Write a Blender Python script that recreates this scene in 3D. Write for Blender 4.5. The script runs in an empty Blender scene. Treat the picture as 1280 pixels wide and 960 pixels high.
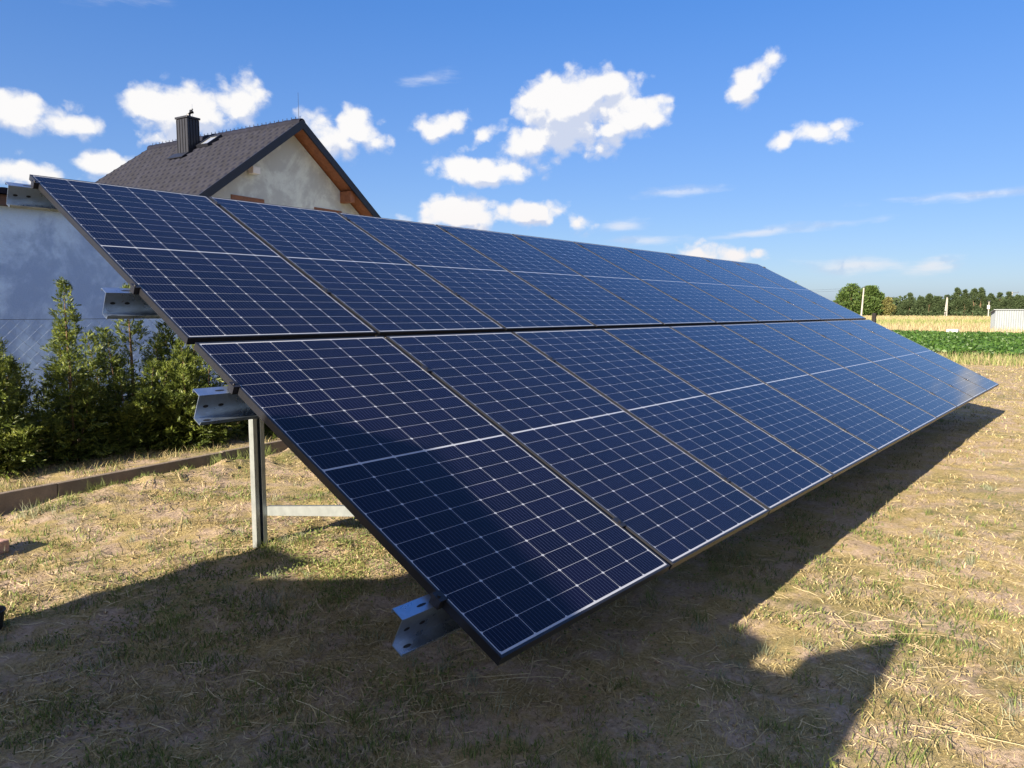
import bpy, math, random
import numpy as np
from mathutils import Vector, Matrix, Euler

R = math.radians
rng = np.random.default_rng(7)
random.seed(7)
SC = bpy.context.scene
COL = SC.collection

# ------------------------------------------------------------------ camera
cam_d = bpy.data.cameras.new('camera')
cam = bpy.data.objects.new('camera', cam_d)
COL.objects.link(cam)
cam.location = (-1.7459, -1.4846, 1.6626)
cam.rotation_euler = (R(90 - 5.6086), 0, R(-50.461))
cam_d.sensor_width = 36.0
cam_d.lens = 26.326
cam_d.clip_start = 0.05
cam_d.clip_end = 5000
SC.camera = cam

# ------------------------------------------------------------------ light
SUN_AZ, SUN_EL = -92.0, 20.3           # compass style: 0 = +Y, 90 = +X
sa, se = R(SUN_AZ), R(SUN_EL)
SUN_DIR = Vector((math.sin(sa) * math.cos(se), math.cos(sa) * math.cos(se), math.sin(se)))
sun_d = bpy.data.lights.new('sun', 'SUN')
sun_d.energy = 5.0
sun_d.angle = R(0.4)
sun_d.color = (1.0, 0.87, 0.68)
sun = bpy.data.objects.new('sun', sun_d)
COL.objects.link(sun)
sun.location = SUN_DIR * 100
sun.rotation_euler = SUN_DIR.to_track_quat('Z', 'Y').to_euler()

SC.view_settings.view_transform = 'Standard'
SC.view_settings.look = 'None'
SC.view_settings.gamma = 1.0
SC.view_settings.exposure = 1.75
SC.view_settings.use_curve_mapping = False

world = bpy.data.worlds.new('World')
SC.world = world
world.use_nodes = True


class NT:
    """tiny helper to write node trees"""
    def __init__(self, tree):
        self.t = tree
        self.n = tree.nodes
        self.l = tree.links

    def put(self, sock, v):
        if isinstance(v, bpy.types.NodeSocket):
            self.l.new(v, sock)
        elif v is not None:
            sock.default_value = v

    def math(self, op, a, b=None, c=None, clamp=False):
        n = self.n.new('ShaderNodeMath')
        n.operation = op
        n.use_clamp = clamp
        for i, v in enumerate((a, b, c)):
            self.put(n.inputs[i], v)
        return n.outputs[0]

    def vmath(self, op, a, b=None, c=None, out=0):
        n = self.n.new('ShaderNodeVectorMath')
        n.operation = op
        self.put(n.inputs[0], a)
        if b is not None:
            self.put(n.inputs[1], b)
        if c is not None:
            self.put(n.inputs[3 if op == 'SCALE' else 2], c)
        return n.outputs[out]

    def noise(self, vec, scale, detail=4, rough=0.55, dist=0.0, out='Fac', lac=2.0):
        n = self.n.new('ShaderNodeTexNoise')
        self.put(n.inputs['Vector'], vec)
        n.inputs['Scale'].default_value = scale
        n.inputs['Detail'].default_value = detail
        n.inputs['Roughness'].default_value = rough
        n.inputs['Distortion'].default_value = dist
        n.inputs['Lacunarity'].default_value = lac
        return n.outputs[out]

    def maprange(self, v, a, b, c=0.0, d=1.0, smooth=False):
        n = self.n.new('ShaderNodeMapRange')
        n.interpolation_type = 'SMOOTHSTEP' if smooth else 'LINEAR'
        self.put(n.inputs[0], v)
        for i, x in enumerate((a, b, c, d)):
            self.put(n.inputs[i + 1], x)
        return n.outputs[0]

    def mix(self, f, a, b, blend='MIX'):
        n = self.n.new('ShaderNodeMix')
        n.data_type = 'RGBA'
        n.blend_type = blend
        self.put(n.inputs[0], f)
        self.put(n.inputs[6], a if not isinstance(a, tuple) else (*a[:3], 1))
        self.put(n.inputs[7], b if not isinstance(b, tuple) else (*b[:3], 1))
        return n.outputs[2]

    def ramp(self, f, stops):
        n = self.n.new('ShaderNodeValToRGB')
        e = n.color_ramp.elements
        while len(e) < len(stops):
            e.new(0.5)
        for k, (p, c) in enumerate(stops):
            e[k].position = p
            e[k].color = (*c, 1)
        self.put(n.inputs[0], f)
        return n.outputs[0]

    def coord(self, name='Object'):
        return self.n.new('ShaderNodeTexCoord').outputs[name]

    def sep(self, v):
        n = self.n.new('ShaderNodeSeparateXYZ')
        self.put(n.inputs[0], v)
        return n.outputs


def build_world():
    w = NT(world.node_tree)
    w.n.clear()
    out = w.n.new('ShaderNodeOutputWorld')
    sky = w.n.new('ShaderNodeTexSky')
    sky.sky_type = 'NISHITA'
    sky.sun_disc = False
    sky.sun_elevation = se
    sky.sun_rotation = sa
    sky.altitude = 100
    sky.air_density = 0.8
    sky.dust_density = 1.6
    sky.ozone_density = 4.5
    bg = w.n.new('ShaderNodeBackground')
    # hold back the bright band at the horizon the way the photograph's exposure does
    sb = w.n.new('ShaderNodeSeparateColor')
    w.l.new(sky.outputs[0], sb.inputs[0])
    den = w.math('MULTIPLY_ADD', sb.outputs[2], 1 / 4.0, 1.0)
    skc = w.vmath('SCALE', sky.outputs[0], c=w.math('DIVIDE', 1.0, den))
    hs = w.n.new('ShaderNodeHueSaturation')
    w.l.new(w.maprange(w.sep(w.coord('Generated'))[2], 0.03, 0.36, 1.0, 1.15), hs.inputs['Saturation'])
    w.l.new(w.vmath('MULTIPLY', skc, (1.0, 0.93, 0.98)), hs.inputs['Color'])
    w.l.new(hs.outputs[0], bg.inputs[0])
    bg.inputs[1].default_value = 0.122
    # cumulus clouds: soft lumps at their compass direction and height, edges broken up by noise
    v = w.coord('Generated')
    wn = w.noise(v, 7.0, 3, 0.5, out='Color')
    wv = w.vmath('SUBTRACT', wn, (0.5, 0.5, 0.5))
    wv = w.vmath('SCALE', wv, c=0.030)
    v2 = w.vmath('ADD', v, wv)
    # azimuth, elevation, half width, half height (degrees), roll, strength
    cumulus = [
        (54.6, 14.4, 5.0, 3.3, 8, 1.35), (58.8, 13.5, 4.2, 1.5, 14, 0.95), (57.0, 15.9, 3.4, 1.7, 0, 1.0), (52.4, 12.7, 2.6, 2.2, 10, 1.1),
        (27.4, 13.2, 4.4, 2.1, 5, 1.1), (31.0, 14.2, 2.3, 2.0, 0, 1.15), (25.0, 13.4, 1.9, 1.5, 0, 0.7),
        (38.6, 12.4, 3.4, 1.9, -8, 1.15), (37.0, 12.8, 2.2, 1.5, 0, 0.8),
        (47.0, 7.0, 4.6, 1.5, 0, 1.15), (51.0, 7.2, 3.8, 1.3, 0, 1.1), (55.5, 6.8, 1.8, 0.8, 0, 0.55),
        (48.3, 10.1, 4.3, 1.2, 6, 0.95), (45.0, 13.2, 2.4, 1.0, 24, 0.8), (48.2, 12.6, 1.6, 0.6, 30, 0.55),
        (67.4, 15.8, 2.7, 0.95, 44, 1.05), (72.2, 11.9, 2.1, 0.95, 5, 0.95), (69.9, 11.5, 1.1, 0.7, 30, 0.75),
        (17.4, 12.1, 2.4, 1.2, 0, 0.9), (20.5, 11.9, 2.0, 1.0, 0, 0.7), (22.8, 9.5, 2.3, 1.0, 0, 0.95), (17.0, 8.4, 3.4, 1.6, 0, 1.05),
        (64.2, 4.0, 2.4, 1.1, 0, 0.95), (67.3, 3.9, 2.6, 0.8, 0, 0.8), (61.8, 14.2, 1.0, 0.5, 20, 0.45),
        # outside the frame: sky goes on; big unseen clouds added to whiten the shade
        (5, 13, 4.5, 2.0, 0, 1.0), (-12, 9, 6, 1.8, 0, 1.0), (92, 10, 4, 1.5, 0, 0.9), (104, 6, 7, 1.4, 0, 1.0),
        (130, 14, 8, 3.5, 0, 1.1), (-45, 18, 12, 5, 0, 1.1), (165, 16, 14, 6, 0, 1.2), (-165, 24, 16, 8, 0, 1.2), (-120, 34, 15, 8, 10, 1.1), (-150, 50, 16, 9, 0, 1.1),
        (-75, 48, 14, 8, 0, 1.1), (-100, 14, 12, 4, 0, 1.0), (140, 40, 12, 7, 0, 1.1),
    ]
    veils = [
        (75.5, 3.2, 5.0, 0.9, 0, 1.0), (79.6, 3.1, 2.2, 0.8, 8, 1.15), (62.9, 8.6, 4.2, 0.45, 2, 0.95), (69.0, 5.6, 9.0, 0.4, 4, 0.8), (82, 7.4, 7, 0.4, 2, 0.7),
        (58.5, 6.3, 3.0, 0.6, 4, 0.8), (61.0, 5.2, 5.0, 0.5, 0, 0.8), (44, 16.5, 3.0, 0.5, 10, 0.55), (22, 19.5, 5, 0.5, 4, 0.45),
    ]

    def lumps(rows, vec):
        m = None
        for az, el, sx, sy, roll, k in rows:
            a, e = R(az), R(el)
            c = Vector((math.sin(a) * math.cos(e), math.cos(a) * math.cos(e), math.sin(e)))
            r0 = Vector((math.cos(a), -math.sin(a), 0))
            u0 = r0.cross(c)
            r = r0 * math.cos(R(roll)) + u0 * math.sin(R(roll))
            u = u0 * math.cos(R(roll)) - r0 * math.sin(R(roll))
            mp = w.n.new('ShaderNodeMapping')
            mp.vector_type = 'TEXTURE'
            w.l.new(vec, mp.inputs['Vector'])
            mp.inputs['Location'].default_value = c
            mp.inputs['Rotation'].default_value = Matrix((r, u, c)).transposed().to_euler()
            mp.inputs['Scale'].default_value = (R(sx), R(sy), 0.4)
            ln = w.vmath('LENGTH', mp.outputs[0], out=1)
            val = w.math('MULTIPLY_ADD', ln, -k, k)
            m = val if m is None else w.math('SMOOTH_MAX', m, val, 0.25)
        return w.math('MAXIMUM', m, -1.2)

    vs = w.vmath('MULTIPLY', v, (1, 1, 1.25))

    def puff(vec):
        """cauliflower relief: rounded billows with finer billows on them"""
        b = None
        for sc, wt in ((24.0, 0.50), (62.0, 0.24)):
            vo = w.n.new('ShaderNodeTexVoronoi')
            vo.feature = 'F1'
            vo.inputs['Scale'].default_value = sc
            w.l.new(vec, vo.inputs['Vector'])
            q = w.math('MULTIPLY', w.math('SUBTRACT', 0.62, vo.outputs['Distance']), wt * 1.6)
            b = q if b is None else w.math('ADD', b, q)
        return w.math('ADD', b, w.math('MULTIPLY', w.math('SUBTRACT', w.noise(vec, 13.0, 9, 0.64), 0.5), 1.6))
    wob = w.vmath('SCALE', w.vmath('SUBTRACT', w.noise(v, 40.0, 4, 0.6, out='Color'), (0.5, 0.5, 0.5)), c=0.02)
    vp = w.vmath('ADD', vs, wob)
    n1 = puff(vp)
    n2 = puff(w.vmath('ADD', vp, (-0.006, -0.002, 0.012)))
    mk = lumps(cumulus, v2)
    mk2 = lumps(cumulus, w.vmath('ADD', v2, (-0.010, -0.004, 0.022)))
    d = w.math('ADD', mk, w.math('MULTIPLY', w.math('SUBTRACT', n1, 0.16), 1.0))
    dens = w.maprange(d, -0.03, 0.52, smooth=True)
    # billows facing the sun are bright, undersides and hollows greyer
    side = w.math('ADD', w.math('MULTIPLY', w.math('SUBTRACT', n1, n2), 1.6), w.math('MULTIPLY', w.math('SUBTRACT', mk, mk2), 1.7))
    relief = w.maprange(side, -0.50, 0.16, 0.0, 1.0, smooth=True)
    body = w.mix(relief, (0.66, 0.72, 0.88), (1.04, 1.02, 1.0))
    el = w.sep(v)[2]
    warm = w.maprange(el, 0.03, 0.16, 1.0, 0.0)
    body = w.mix(w.math('MULTIPLY', warm, 0.8), body, (0.93, 0.87, 0.87), 'MULTIPLY')
    bc = w.n.new('ShaderNodeBackground')
    w.l.new(body, bc.inputs[0])
    bc.inputs[1].default_value = 0.29
    vst = w.vmath('MULTIPLY', v, (1, 1, 5.0))
    veil = w.math('ADD', lumps(veils, v2), w.math('MULTIPLY', w.math('SUBTRACT', w.noise(vst, 16.0, 7, 0.62), 0.5), 1.6))
    veil = w.maprange(veil, 0.0, 1.1, 0.0, 0.55, smooth=True)
    fade = w.maprange(el, 0.0, 0.04, 0.0, 1.0)
    tot = w.math('MULTIPLY', w.math('MAXIMUM', w.math('MULTIPLY', dens, 0.96), veil), fade)
    mx = w.n.new('ShaderNodeMixShader')
    w.l.new(tot, mx.inputs[0])
    w.l.new(bg.outputs[0], mx.inputs[1])
    w.l.new(bc.outputs[0], mx.inputs[2])
    w.l.new(mx.outputs[0], out.inputs[0])


build_world()


# ------------------------------------------------------------------ helpers
def new_mat(name):
    m = bpy.data.materials.new(name)
    m.use_nodes = True
    t = NT(m.node_tree)
    p = m.node_tree.nodes['Principled BSDF']
    return m, t, p


def simple(name, col, rough=0.6, metal=0.0, var=0.15, scale=6.0, bump=0.0, bscale=60.0, spec=0.5):
    m, t, p = new_mat(name)
    co = t.coord('Object')
    n = t.noise(co, scale, 5, 0.6)
    dark = tuple(c * (1 - var) for c in col)
    lite = tuple(min(1, c * (1 + var)) for c in col)
    t.l.new(t.mix(t.maprange(n, 0.3, 0.7), dark, lite), p.inputs['Base Color'])
    p.inputs['Roughness'].default_value = rough
    p.inputs['Metallic'].default_value = metal
    p.inputs['Specular IOR Level'].default_value = spec
    if bump:
        b = t.n.new('ShaderNodeBump')
        b.inputs['Strength'].default_value = bump
        b.inputs['Distance'].default_value = 0.01
        t.l.new(t.noise(co, bscale, 4, 0.6), b.inputs['Height'])
        t.l.new(b.outputs[0], p.inputs['Normal'])
    return m


class MB:
    """collects faces; build() links them as ONE mesh object"""
    def __init__(self):
        self.v = []
        self.f = []

    def add(self, vs, fs):
        o = len(self.v)
        self.v += [tuple(x) for x in vs]
        self.f += [tuple(i + o for i in f) for f in fs]
        return self

    def box(self, lo, hi, M=None):
        x0, y0, z0 = lo
        x1, y1, z1 = hi
        vs = [Vector(p) for p in ((x0, y0, z0), (x1, y0, z0), (x1, y1, z0), (x0, y1, z0), (x0, y0, z1), (x1, y0, z1), (x1, y1, z1), (x0, y1, z1))]
        if M is not None:
            vs = [M @ p for p in vs]
        return self.add(vs, [(3, 2, 1, 0), (4, 5, 6, 7), (0, 1, 5, 4), (1, 2, 6, 5), (2, 3, 7, 6), (3, 0, 4, 7)])

    def prism(self, poly, fn0, fn1):
        """poly: 2D outline; fn0/fn1 map a 2D point to the 3D point of either end"""
        n = len(poly)
        vs = [fn0(*p) for p in poly] + [fn1(*p) for p in poly]
        fs = [tuple(range(n - 1, -1, -1)), tuple(range(n, 2 * n))]
        fs += [(i, (i + 1) % n, n + (i + 1) % n, n + i) for i in range(n)]
        return self.add(vs, fs)

    def tube(self, pts, rad, sides=8, caps=True):
        pts = [Vector(p) for p in pts]
        rads = rad if isinstance(rad, (list, tuple)) else [rad] * len(pts)
        vs = []
        for i, p in enumerate(pts):
            d = (pts[min(i + 1, len(pts) - 1)] - pts[max(i - 1, 0)]).normalized()
            a = d.cross(Vector((0, 0, 1)) if abs(d.z) < 0.9 else Vector((1, 0, 0))).normalized()
            b = d.cross(a)
            for k in range(sides):
                q = 2 * math.pi * k / sides
                vs.append(p + (a * math.cos(q) + b * math.sin(q)) * rads[i])
        fs = []
        for i in range(len(pts) - 1):
            for k in range(sides):
                k2 = (k + 1) % sides
                fs.append((i * sides + k, i * sides + k2, (i + 1) * sides + k2, (i + 1) * sides + k))
        if caps:
            fs.append(tuple(range(sides - 1, -1, -1)))
            fs.append(tuple((len(pts) - 1) * sides + k for k in range(sides)))
        return self.add(vs, fs)

    def build(self, name, mat, parent=None, bevel=0.0, smooth=False, segs=2):
        me = bpy.data.meshes.new(name)
        me.from_pydata(self.v, [], self.f)
        me.update()
        if mat:
            me.materials.append(mat)
        if smooth:
            me.polygons.foreach_set('use_smooth', [True] * len(me.polygons))
        o = bpy.data.objects.new(name, me)
        COL.objects.link(o)
        if parent:
            o.parent = parent
        if bevel:
            b = o.modifiers.new('bevel', 'BEVEL')
            b.width = bevel
            b.segments = segs
            b.limit_method = 'ANGLE'
        return o


def np_mesh(name, verts, faces, mats, parent=None, mat_idx=None, smooth=False):
    """verts (n,3); faces (m,4) quads or (m,3) triangles"""
    me = bpy.data.meshes.new(name)
    verts = np.asarray(verts, np.float32)
    faces = np.asarray(faces, np.int32)
    k = faces.shape[1]
    me.vertices.add(len(verts))
    me.vertices.foreach_set('co', verts.ravel())
    me.loops.add(faces.size)
    me.loops.foreach_set('vertex_index', faces.ravel())
    me.polygons.add(len(faces))
    me.polygons.foreach_set('loop_start', np.arange(0, faces.size, k, dtype=np.int32))
    me.polygons.foreach_set('loop_total', np.full(len(faces), k, np.int32))
    if mat_idx is not None:
        me.polygons.foreach_set('material_index', np.asarray(mat_idx, np.int32))
    if smooth:
        me.polygons.foreach_set('use_smooth', np.ones(len(faces), bool))
    for m in mats:
        me.materials.append(m)
    me.update(calc_edges=True)
    o = bpy.data.objects.new(name, me)
    COL.objects.link(o)
    if parent:
        o.parent = parent
    return o


def tag(o, label=None, cat=None, group=None, kind=None):
    if label:
        o['label'] = label
    if cat:
        o['category'] = cat
    if group:
        o['group'] = group
    if kind:
        o['kind'] = kind
    return o


def empty(name, loc=(0, 0, 0), rot=(0, 0, 0)):
    o = bpy.data.objects.new(name, None)
    COL.objects.link(o)
    o.location = loc
    o.rotation_euler = rot
    o.empty_display_size = 0.2
    return o


def copy_tree(o, parent=None):
    c = o.copy()
    COL.objects.link(c)
    if parent:
        c.parent = parent
    for ch in list(o.children):
        copy_tree(ch, c)
    return c


def _hash(ix, iy, seed):
    h = (ix * 374761393 + iy * 668265263 + seed * 974634777) & 0x7fffffff
    h = ((h ^ (h >> 13)) * 1274126177) & 0x7fffffff
    return ((h ^ (h >> 16)) & 0xffff) / 65535.0


def vnoise(x, y, seed=0):
    x = np.asarray(x, float)
    y = np.asarray(y, float)
    ix = np.floor(x).astype(np.int64)
    iy = np.floor(y).astype(np.int64)
    fx, fy = x - ix, y - iy
    fx = fx * fx * (3 - 2 * fx)
    fy = fy * fy * (3 - 2 * fy)
    a, b = _hash(ix, iy, seed), _hash(ix + 1, iy, seed)
    c, d = _hash(ix, iy + 1, seed), _hash(ix + 1, iy + 1, seed)
    return (a * (1 - fx) + b * fx) * (1 - fy) + (c * (1 - fx) + d * fx) * fy


def fbm(x, y, oct=4, seed=0):
    s, a, t = 0, 1.0, 0
    for k in range(oct):
        s = s + a * vnoise(np.asarray(x) * 2 ** k, np.asarray(y) * 2 ** k, seed + k)
        t += a
        a *= 0.5
    return s / t


# ------------------------------------------------------------------ ground
BOARD_A = np.array([-6.0, 4.71])
BOARD_B = np.array([9.0, 6.86])
bdir = (BOARD_B - BOARD_A) / np.linalg.norm(BOARD_B - BOARD_A)
bnor = np.array([-bdir[1], bdir[0]])


def bed_dist(x, y):
    return (x - BOARD_A[0]) * bnor[0] + (y - BOARD_A[1]) * bnor[1]


def ground_z(x, y):
    x = np.asarray(x, float)
    y = np.asarray(y, float)
    r = np.hypot(x - 3, y - 2)
    near = np.clip(1 - (r - 14) / 20, 0, 1)
    z = (fbm(x * 0.7, y * 0.7, 3, 3) - 0.5) * 0.06
    z += (fbm(x * 3.1, y * 3.1, 4, 11) - 0.5) * 0.042
    z += (fbm(x * 11, y * 11, 3, 23) - 0.5) * 0.030
    bd = bed_dist(x, y)
    xa = (x > -6) & (x < 9)
    # dug-over soil heaped along the front of the edging board, bed raised behind it
    heap = np.exp(-((bd + 0.30) / 0.26) ** 2) * 0.10 * np.clip((x - 0.1) / 0.9, 0, 1) * (0.4 + 1.2 * fbm(x * 5, y * 5, 3, 31))
    bed = np.clip(bd / 0.1, 0, 1) * 0.125 * np.clip((3.6 - bd) / 0.5, 0, 1)
    z = z * near + np.where(xa, heap + bed, 0)
    return z


def grid_lines(lo, hi, step, far, n):
    mid = np.arange(lo, hi + step / 2, step)
    g = np.geomspace(step, far, n).cumsum()
    g = g[g < far * 1.5]
    return np.concatenate([(lo - g)[::-1], mid, hi + g])


gx = grid_lines(-4.0, 13.0, 0.05, 2500, 46)
gy = grid_lines(-3.0, 8.6, 0.05, 2500, 46)
GX, GY = np.meshgrid(gx, gy)
GZ = ground_z(GX, GY)
nv = GX.shape
idx = np.arange(GX.size).reshape(nv)
gf = np.stack([idx[:-1, :-1], idx[:-1, 1:], idx[1:, 1:], idx[1:, :-1]], -1).reshape(-1, 4)


def ground_material():
    m, t, p = new_mat('dry_lawn_soil')
    co = t.coord('Object')
    big = t.noise(co, 0.55, 5, 0.6)
    mid = t.noise(co, 3.2, 6, 0.65)
    fine = t.noise(co, 38, 6, 0.7)
    vf = t.noise(co, 160, 3, 0.7)
    st = t.n.new('ShaderNodeMapping')
    t.l.new(co, st.inputs[0])
    st.inputs['Rotation'].default_value = (0, 0, 0.5)
    st.inputs['Scale'].default_value = (85, 55, 40)
    straw_n = t.noise(st.outputs[0], 1.0, 5, 0.75, 0.2)
    soil = t.ramp(fine, [(0.28, (0.16, 0.115, 0.08)), (0.45, (0.36, 0.27, 0.195)), (0.72, (0.54, 0.42, 0.32))])
    straw = t.ramp(straw_n, [(0.3, (0.15, 0.115, 0.05)), (0.52, (0.36, 0.28, 0.13)), (0.72, (0.55, 0.45, 0.24))])
    green = t.ramp(vf, [(0.3, (0.05, 0.065, 0.018)), (0.7, (0.15, 0.17, 0.05))])
    c = t.mix(t.maprange(mid, 0.40, 0.58, smooth=True), soil, straw)
    gm = t.math('MULTIPLY', t.maprange(big, 0.48, 0.62, smooth=True), t.maprange(t.noise(co, 6.5, 5, 0.7), 0.42, 0.62))
    c = t.mix(t.math('MULTIPLY', gm, 0.7), c, green)
    t.l.new(c, p.inputs['Base Color'])
    p.inputs['Roughness'].default_value = 0.95
    p.inputs['Specular IOR Level'].default_value = 0.15
    b = t.n.new('ShaderNodeBump')
    b.inputs['Strength'].default_value = 0.9
    b.inputs['Distance'].default_value = 0.022
    hh = t.math('ADD', t.math('MULTIPLY', fine, 0.8), t.math('MULTIPLY', vf, 0.35))
    t.l.new(t.math('ADD', hh, t.math('MULTIPLY', straw_n, 0.3)), b.inputs['Height'])
    t.l.new(b.outputs[0], p.inputs['Normal'])
    return m


tag(np_mesh('ground', np.stack([GX, GY, GZ], -1).reshape(-1, 3), gf, [ground_material()], smooth=True), kind='structure')


# ------------------------------------------------------------------ materials
def galvanised(name, col, rough):
    m, t, p = new_mat(name)
    co = t.coord('Object')
    vo = t.n.new('ShaderNodeTexVoronoi')
    vo.inputs['Scale'].default_value = 70
    t.l.new(co, vo.inputs['Vector'])
    n = t.noise(co, 9, 5, 0.6)
    f = t.math('ADD', t.math('MULTIPLY', t.sep(vo.outputs['Color'])[0], 0.5), t.math('MULTIPLY', n, 0.5))
    t.l.new(t.mix(f, tuple(c * 0.88 for c in col), tuple(min(1, c * 1.1) for c in col)), p.inputs['Base Color'])
    p.inputs['Metallic'].default_value = 0.92
    t.l.new(t.maprange(n, 0.3, 0.7, rough - 0.08, rough + 0.12), p.inputs['Roughness'])
    return m


M_GALV = galvanised('galvanised_steel', (0.42, 0.51, 0.64), 0.30)
M_ZINC = simple('dull_zinc', (0.27, 0.295, 0.30), 0.42, 0.5, 0.14, 14)
M_FRAME = simple('black_anodised_frame', (0.026, 0.027, 0.033), 0.34, 0.5, 0.08, 20)
M_ALU = simple('anodised_aluminium', (0.60, 0.60, 0.60), 0.38, 0.9, 0.05, 20)
M_BLACKMETAL = simple('black_clamp_metal', (0.03, 0.03, 0.035), 0.4, 0.6, 0.1, 30)
M_PLASTER = None

PW, PL, PITCH = 1.134, 2.094, 1.1585
TILT = 27.152
H0 = 0.56
UP = Vector((0, math.cos(R(TILT)), math.sin(R(TILT))))
NN = Vector((0, -math.sin(R(TILT)), math.cos(R(TILT))))


def PS(u, s, n=0.0):
    return Vector((u, 0, H0)) + UP * s + NN * n


def cell_material():
    m, t, p = new_mat('solar_cells')
    co = t.sep(t.coord('Object'))
    x, y = co[0], co[1]
    px, py = 0.184, 0.0930
    xl = t.math('DIVIDE', t.math('SUBTRACT', x, 0.015), px)
    half = t.math('GREATER_THAN', y, PL / 2)
    y0 = t.math('MULTIPLY_ADD', half, 1.023 + 0.009, 0.0195)
    yl = t.math('DIVIDE', t.math('SUBTRACT', y, y0), py)
    fx = t.math('FRACT', xl)
    fy = t.math('FRACT', yl)
    dx = t.math('MULTIPLY', t.math('SUBTRACT', 0.5, t.math('ABSOLUTE', t.math('SUBTRACT', fx, 0.5))), px)
    dy = t.math('MULTIPLY', t.math('SUBTRACT', 0.5, t.math('ABSOLUTE', t.math('SUBTRACT', fy, 0.5))), py)
    gap = t.math('MAXIMUM', t.math('LESS_THAN', dx, 0.0010), t.math('LESS_THAN', dy, 0.00065))
    cham = t.math('LESS_THAN', t.math('ADD', dx, dy), 0.0082)
    ox = t.math('MAXIMUM', t.math('LESS_THAN', xl, 0.0), t.math('GREATER_THAN', xl, 6.0))
    oy = t.math('MAXIMUM', t.math('LESS_THAN', yl, 0.0), t.math('GREATER_THAN', yl, 11.0))
    white = t.math('MAXIMUM', t.math('MAXIMUM', gap, cham), t.math('MAXIMUM', ox, oy), clamp=True)
    bb = t.math('FRACT', t.math('MULTIPLY', fx, 10.0))
    bus = t.math('LESS_THAN', t.math('ABSOLUTE', t.math('SUBTRACT', bb, 0.5)), 0.040)
    # every cell a little different in tone
    cid = t.n.new('ShaderNodeCombineXYZ')
    t.l.new(t.math('FLOOR', xl), cid.inputs[0])
    t.l.new(t.math('ADD', t.math('FLOOR', yl), t.math('MULTIPLY', half, 40)), cid.inputs[1])
    oi = t.n.new('ShaderNodeObjectInfo')
    t.l.new(t.math('MULTIPLY', oi.outputs['Random'], 97.0), cid.inputs[2])
    wn = t.n.new('ShaderNodeTexWhiteNoise')
    t.l.new(cid.outputs[0], wn.inputs['Vector'])
    tone = t.math('ADD', t.math('MULTIPLY', wn.outputs['Value'], 0.5), t.math('MULTIPLY', oi.outputs['Random'], 0.5))
    cell = t.mix(tone, (0.0014, 0.0011, 0.007), (0.0032, 0.0026, 0.016))
    c = t.mix(t.math('MULTIPLY', bus, 0.8), cell, (0.050, 0.060, 0.10))
    c = t.mix(white, c, (0.34, 0.36, 0.41))
    # thin film of dust
    dust = t.noise(t.coord('Object'), 2.2, 6, 0.65)
    c = t.mix(t.maprange(dust, 0.35, 0.8, 0.0, 0.004), c, (0.5, 0.44, 0.34))
    t.l.new(c, p.inputs['Base Color'])
    p.inputs['IOR'].default_value = 1.45
    p.inputs['Specular IOR Level'].default_value = 0.30
    t.l.new(t.maprange(dust, 0.3, 0.8, 0.05, 0.10), p.inputs['Roughness'])
    return m


M_CELL = cell_material()


# ------------------------------------------------------------------ solar array
def make_panel():
    root = empty('solar_panel')
    d, lip, w = 0.035, 0.0105, 0.0022
    f = MB()
    # frame: four L-shaped rails butted together (outer wall + lip round the glass)
    for a, b in (((0, 0), (PW, 0)), ((0, PL), (PW, PL))):
        y0 = 0 if a[1] == 0 else PL - w
        f.box((0, y0, -d), (PW, y0 + w, -0.0005))
        yl = w if a[1] == 0 else PL - lip
        f.box((w, yl, -0.004), (PW - w, yl + lip - w, 0.0))
        yb = w if a[1] == 0 else PL - 0.028
        f.box((w, yb, -d), (PW - w, yb + 0.026, -d + 0.002))
    for x0, xl, xb in ((0, w, w), (PW - w, PW - lip, PW - 0.028)):
        f.box((x0, w, -d), (x0 + w, PL - w, -0.0005))
        f.box((xl, lip, -0.004), (xl + lip - w, PL - lip, 0.0))
    f.build('frame', M_FRAME, root)
    g = MB().box((lip - 0.002, lip - 0.002, -0.0085), (PW - lip + 0.002, PL - lip + 0.002, -0.0015))
    g.build('glass', M_CELL, root)
    return root


ORD = ['first', 'second', 'third', 'fourth', 'fifth', 'sixth', 'seventh', 'eighth', 'ninth', 'tenth']
panel0 = make_panel()
for row in (0, 1):
    for k in range(10):
        o = panel0 if (row, k) == (0, 0) else copy_tree(panel0)
        u = k * PITCH - (0.016 if row else 0.0)
        jit = Vector((random.uniform(-.0012, .0012), 0, 0))
        o.location = PS(u, row * (PL + 0.044) + random.uniform(-.0015, .0015), 0) + jit
        o.rotation_euler = (R(TILT), 0, 0)
        rn = 'upper' if row else 'lower'
        if k == 0:
            lab = 'dark blue solar panel of the %s row at its near left end' % rn
        elif k == 9:
            lab = 'dark blue solar panel of the %s row at its far right end' % rn
        else:
            lab = 'dark blue solar panel of the %s row, %s from its near left end' % (rn, ORD[k])
        tag(o, lab, 'solar panel', 'solar panels of the tilted array')
ARR_W = 9 * PITCH + PW


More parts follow.
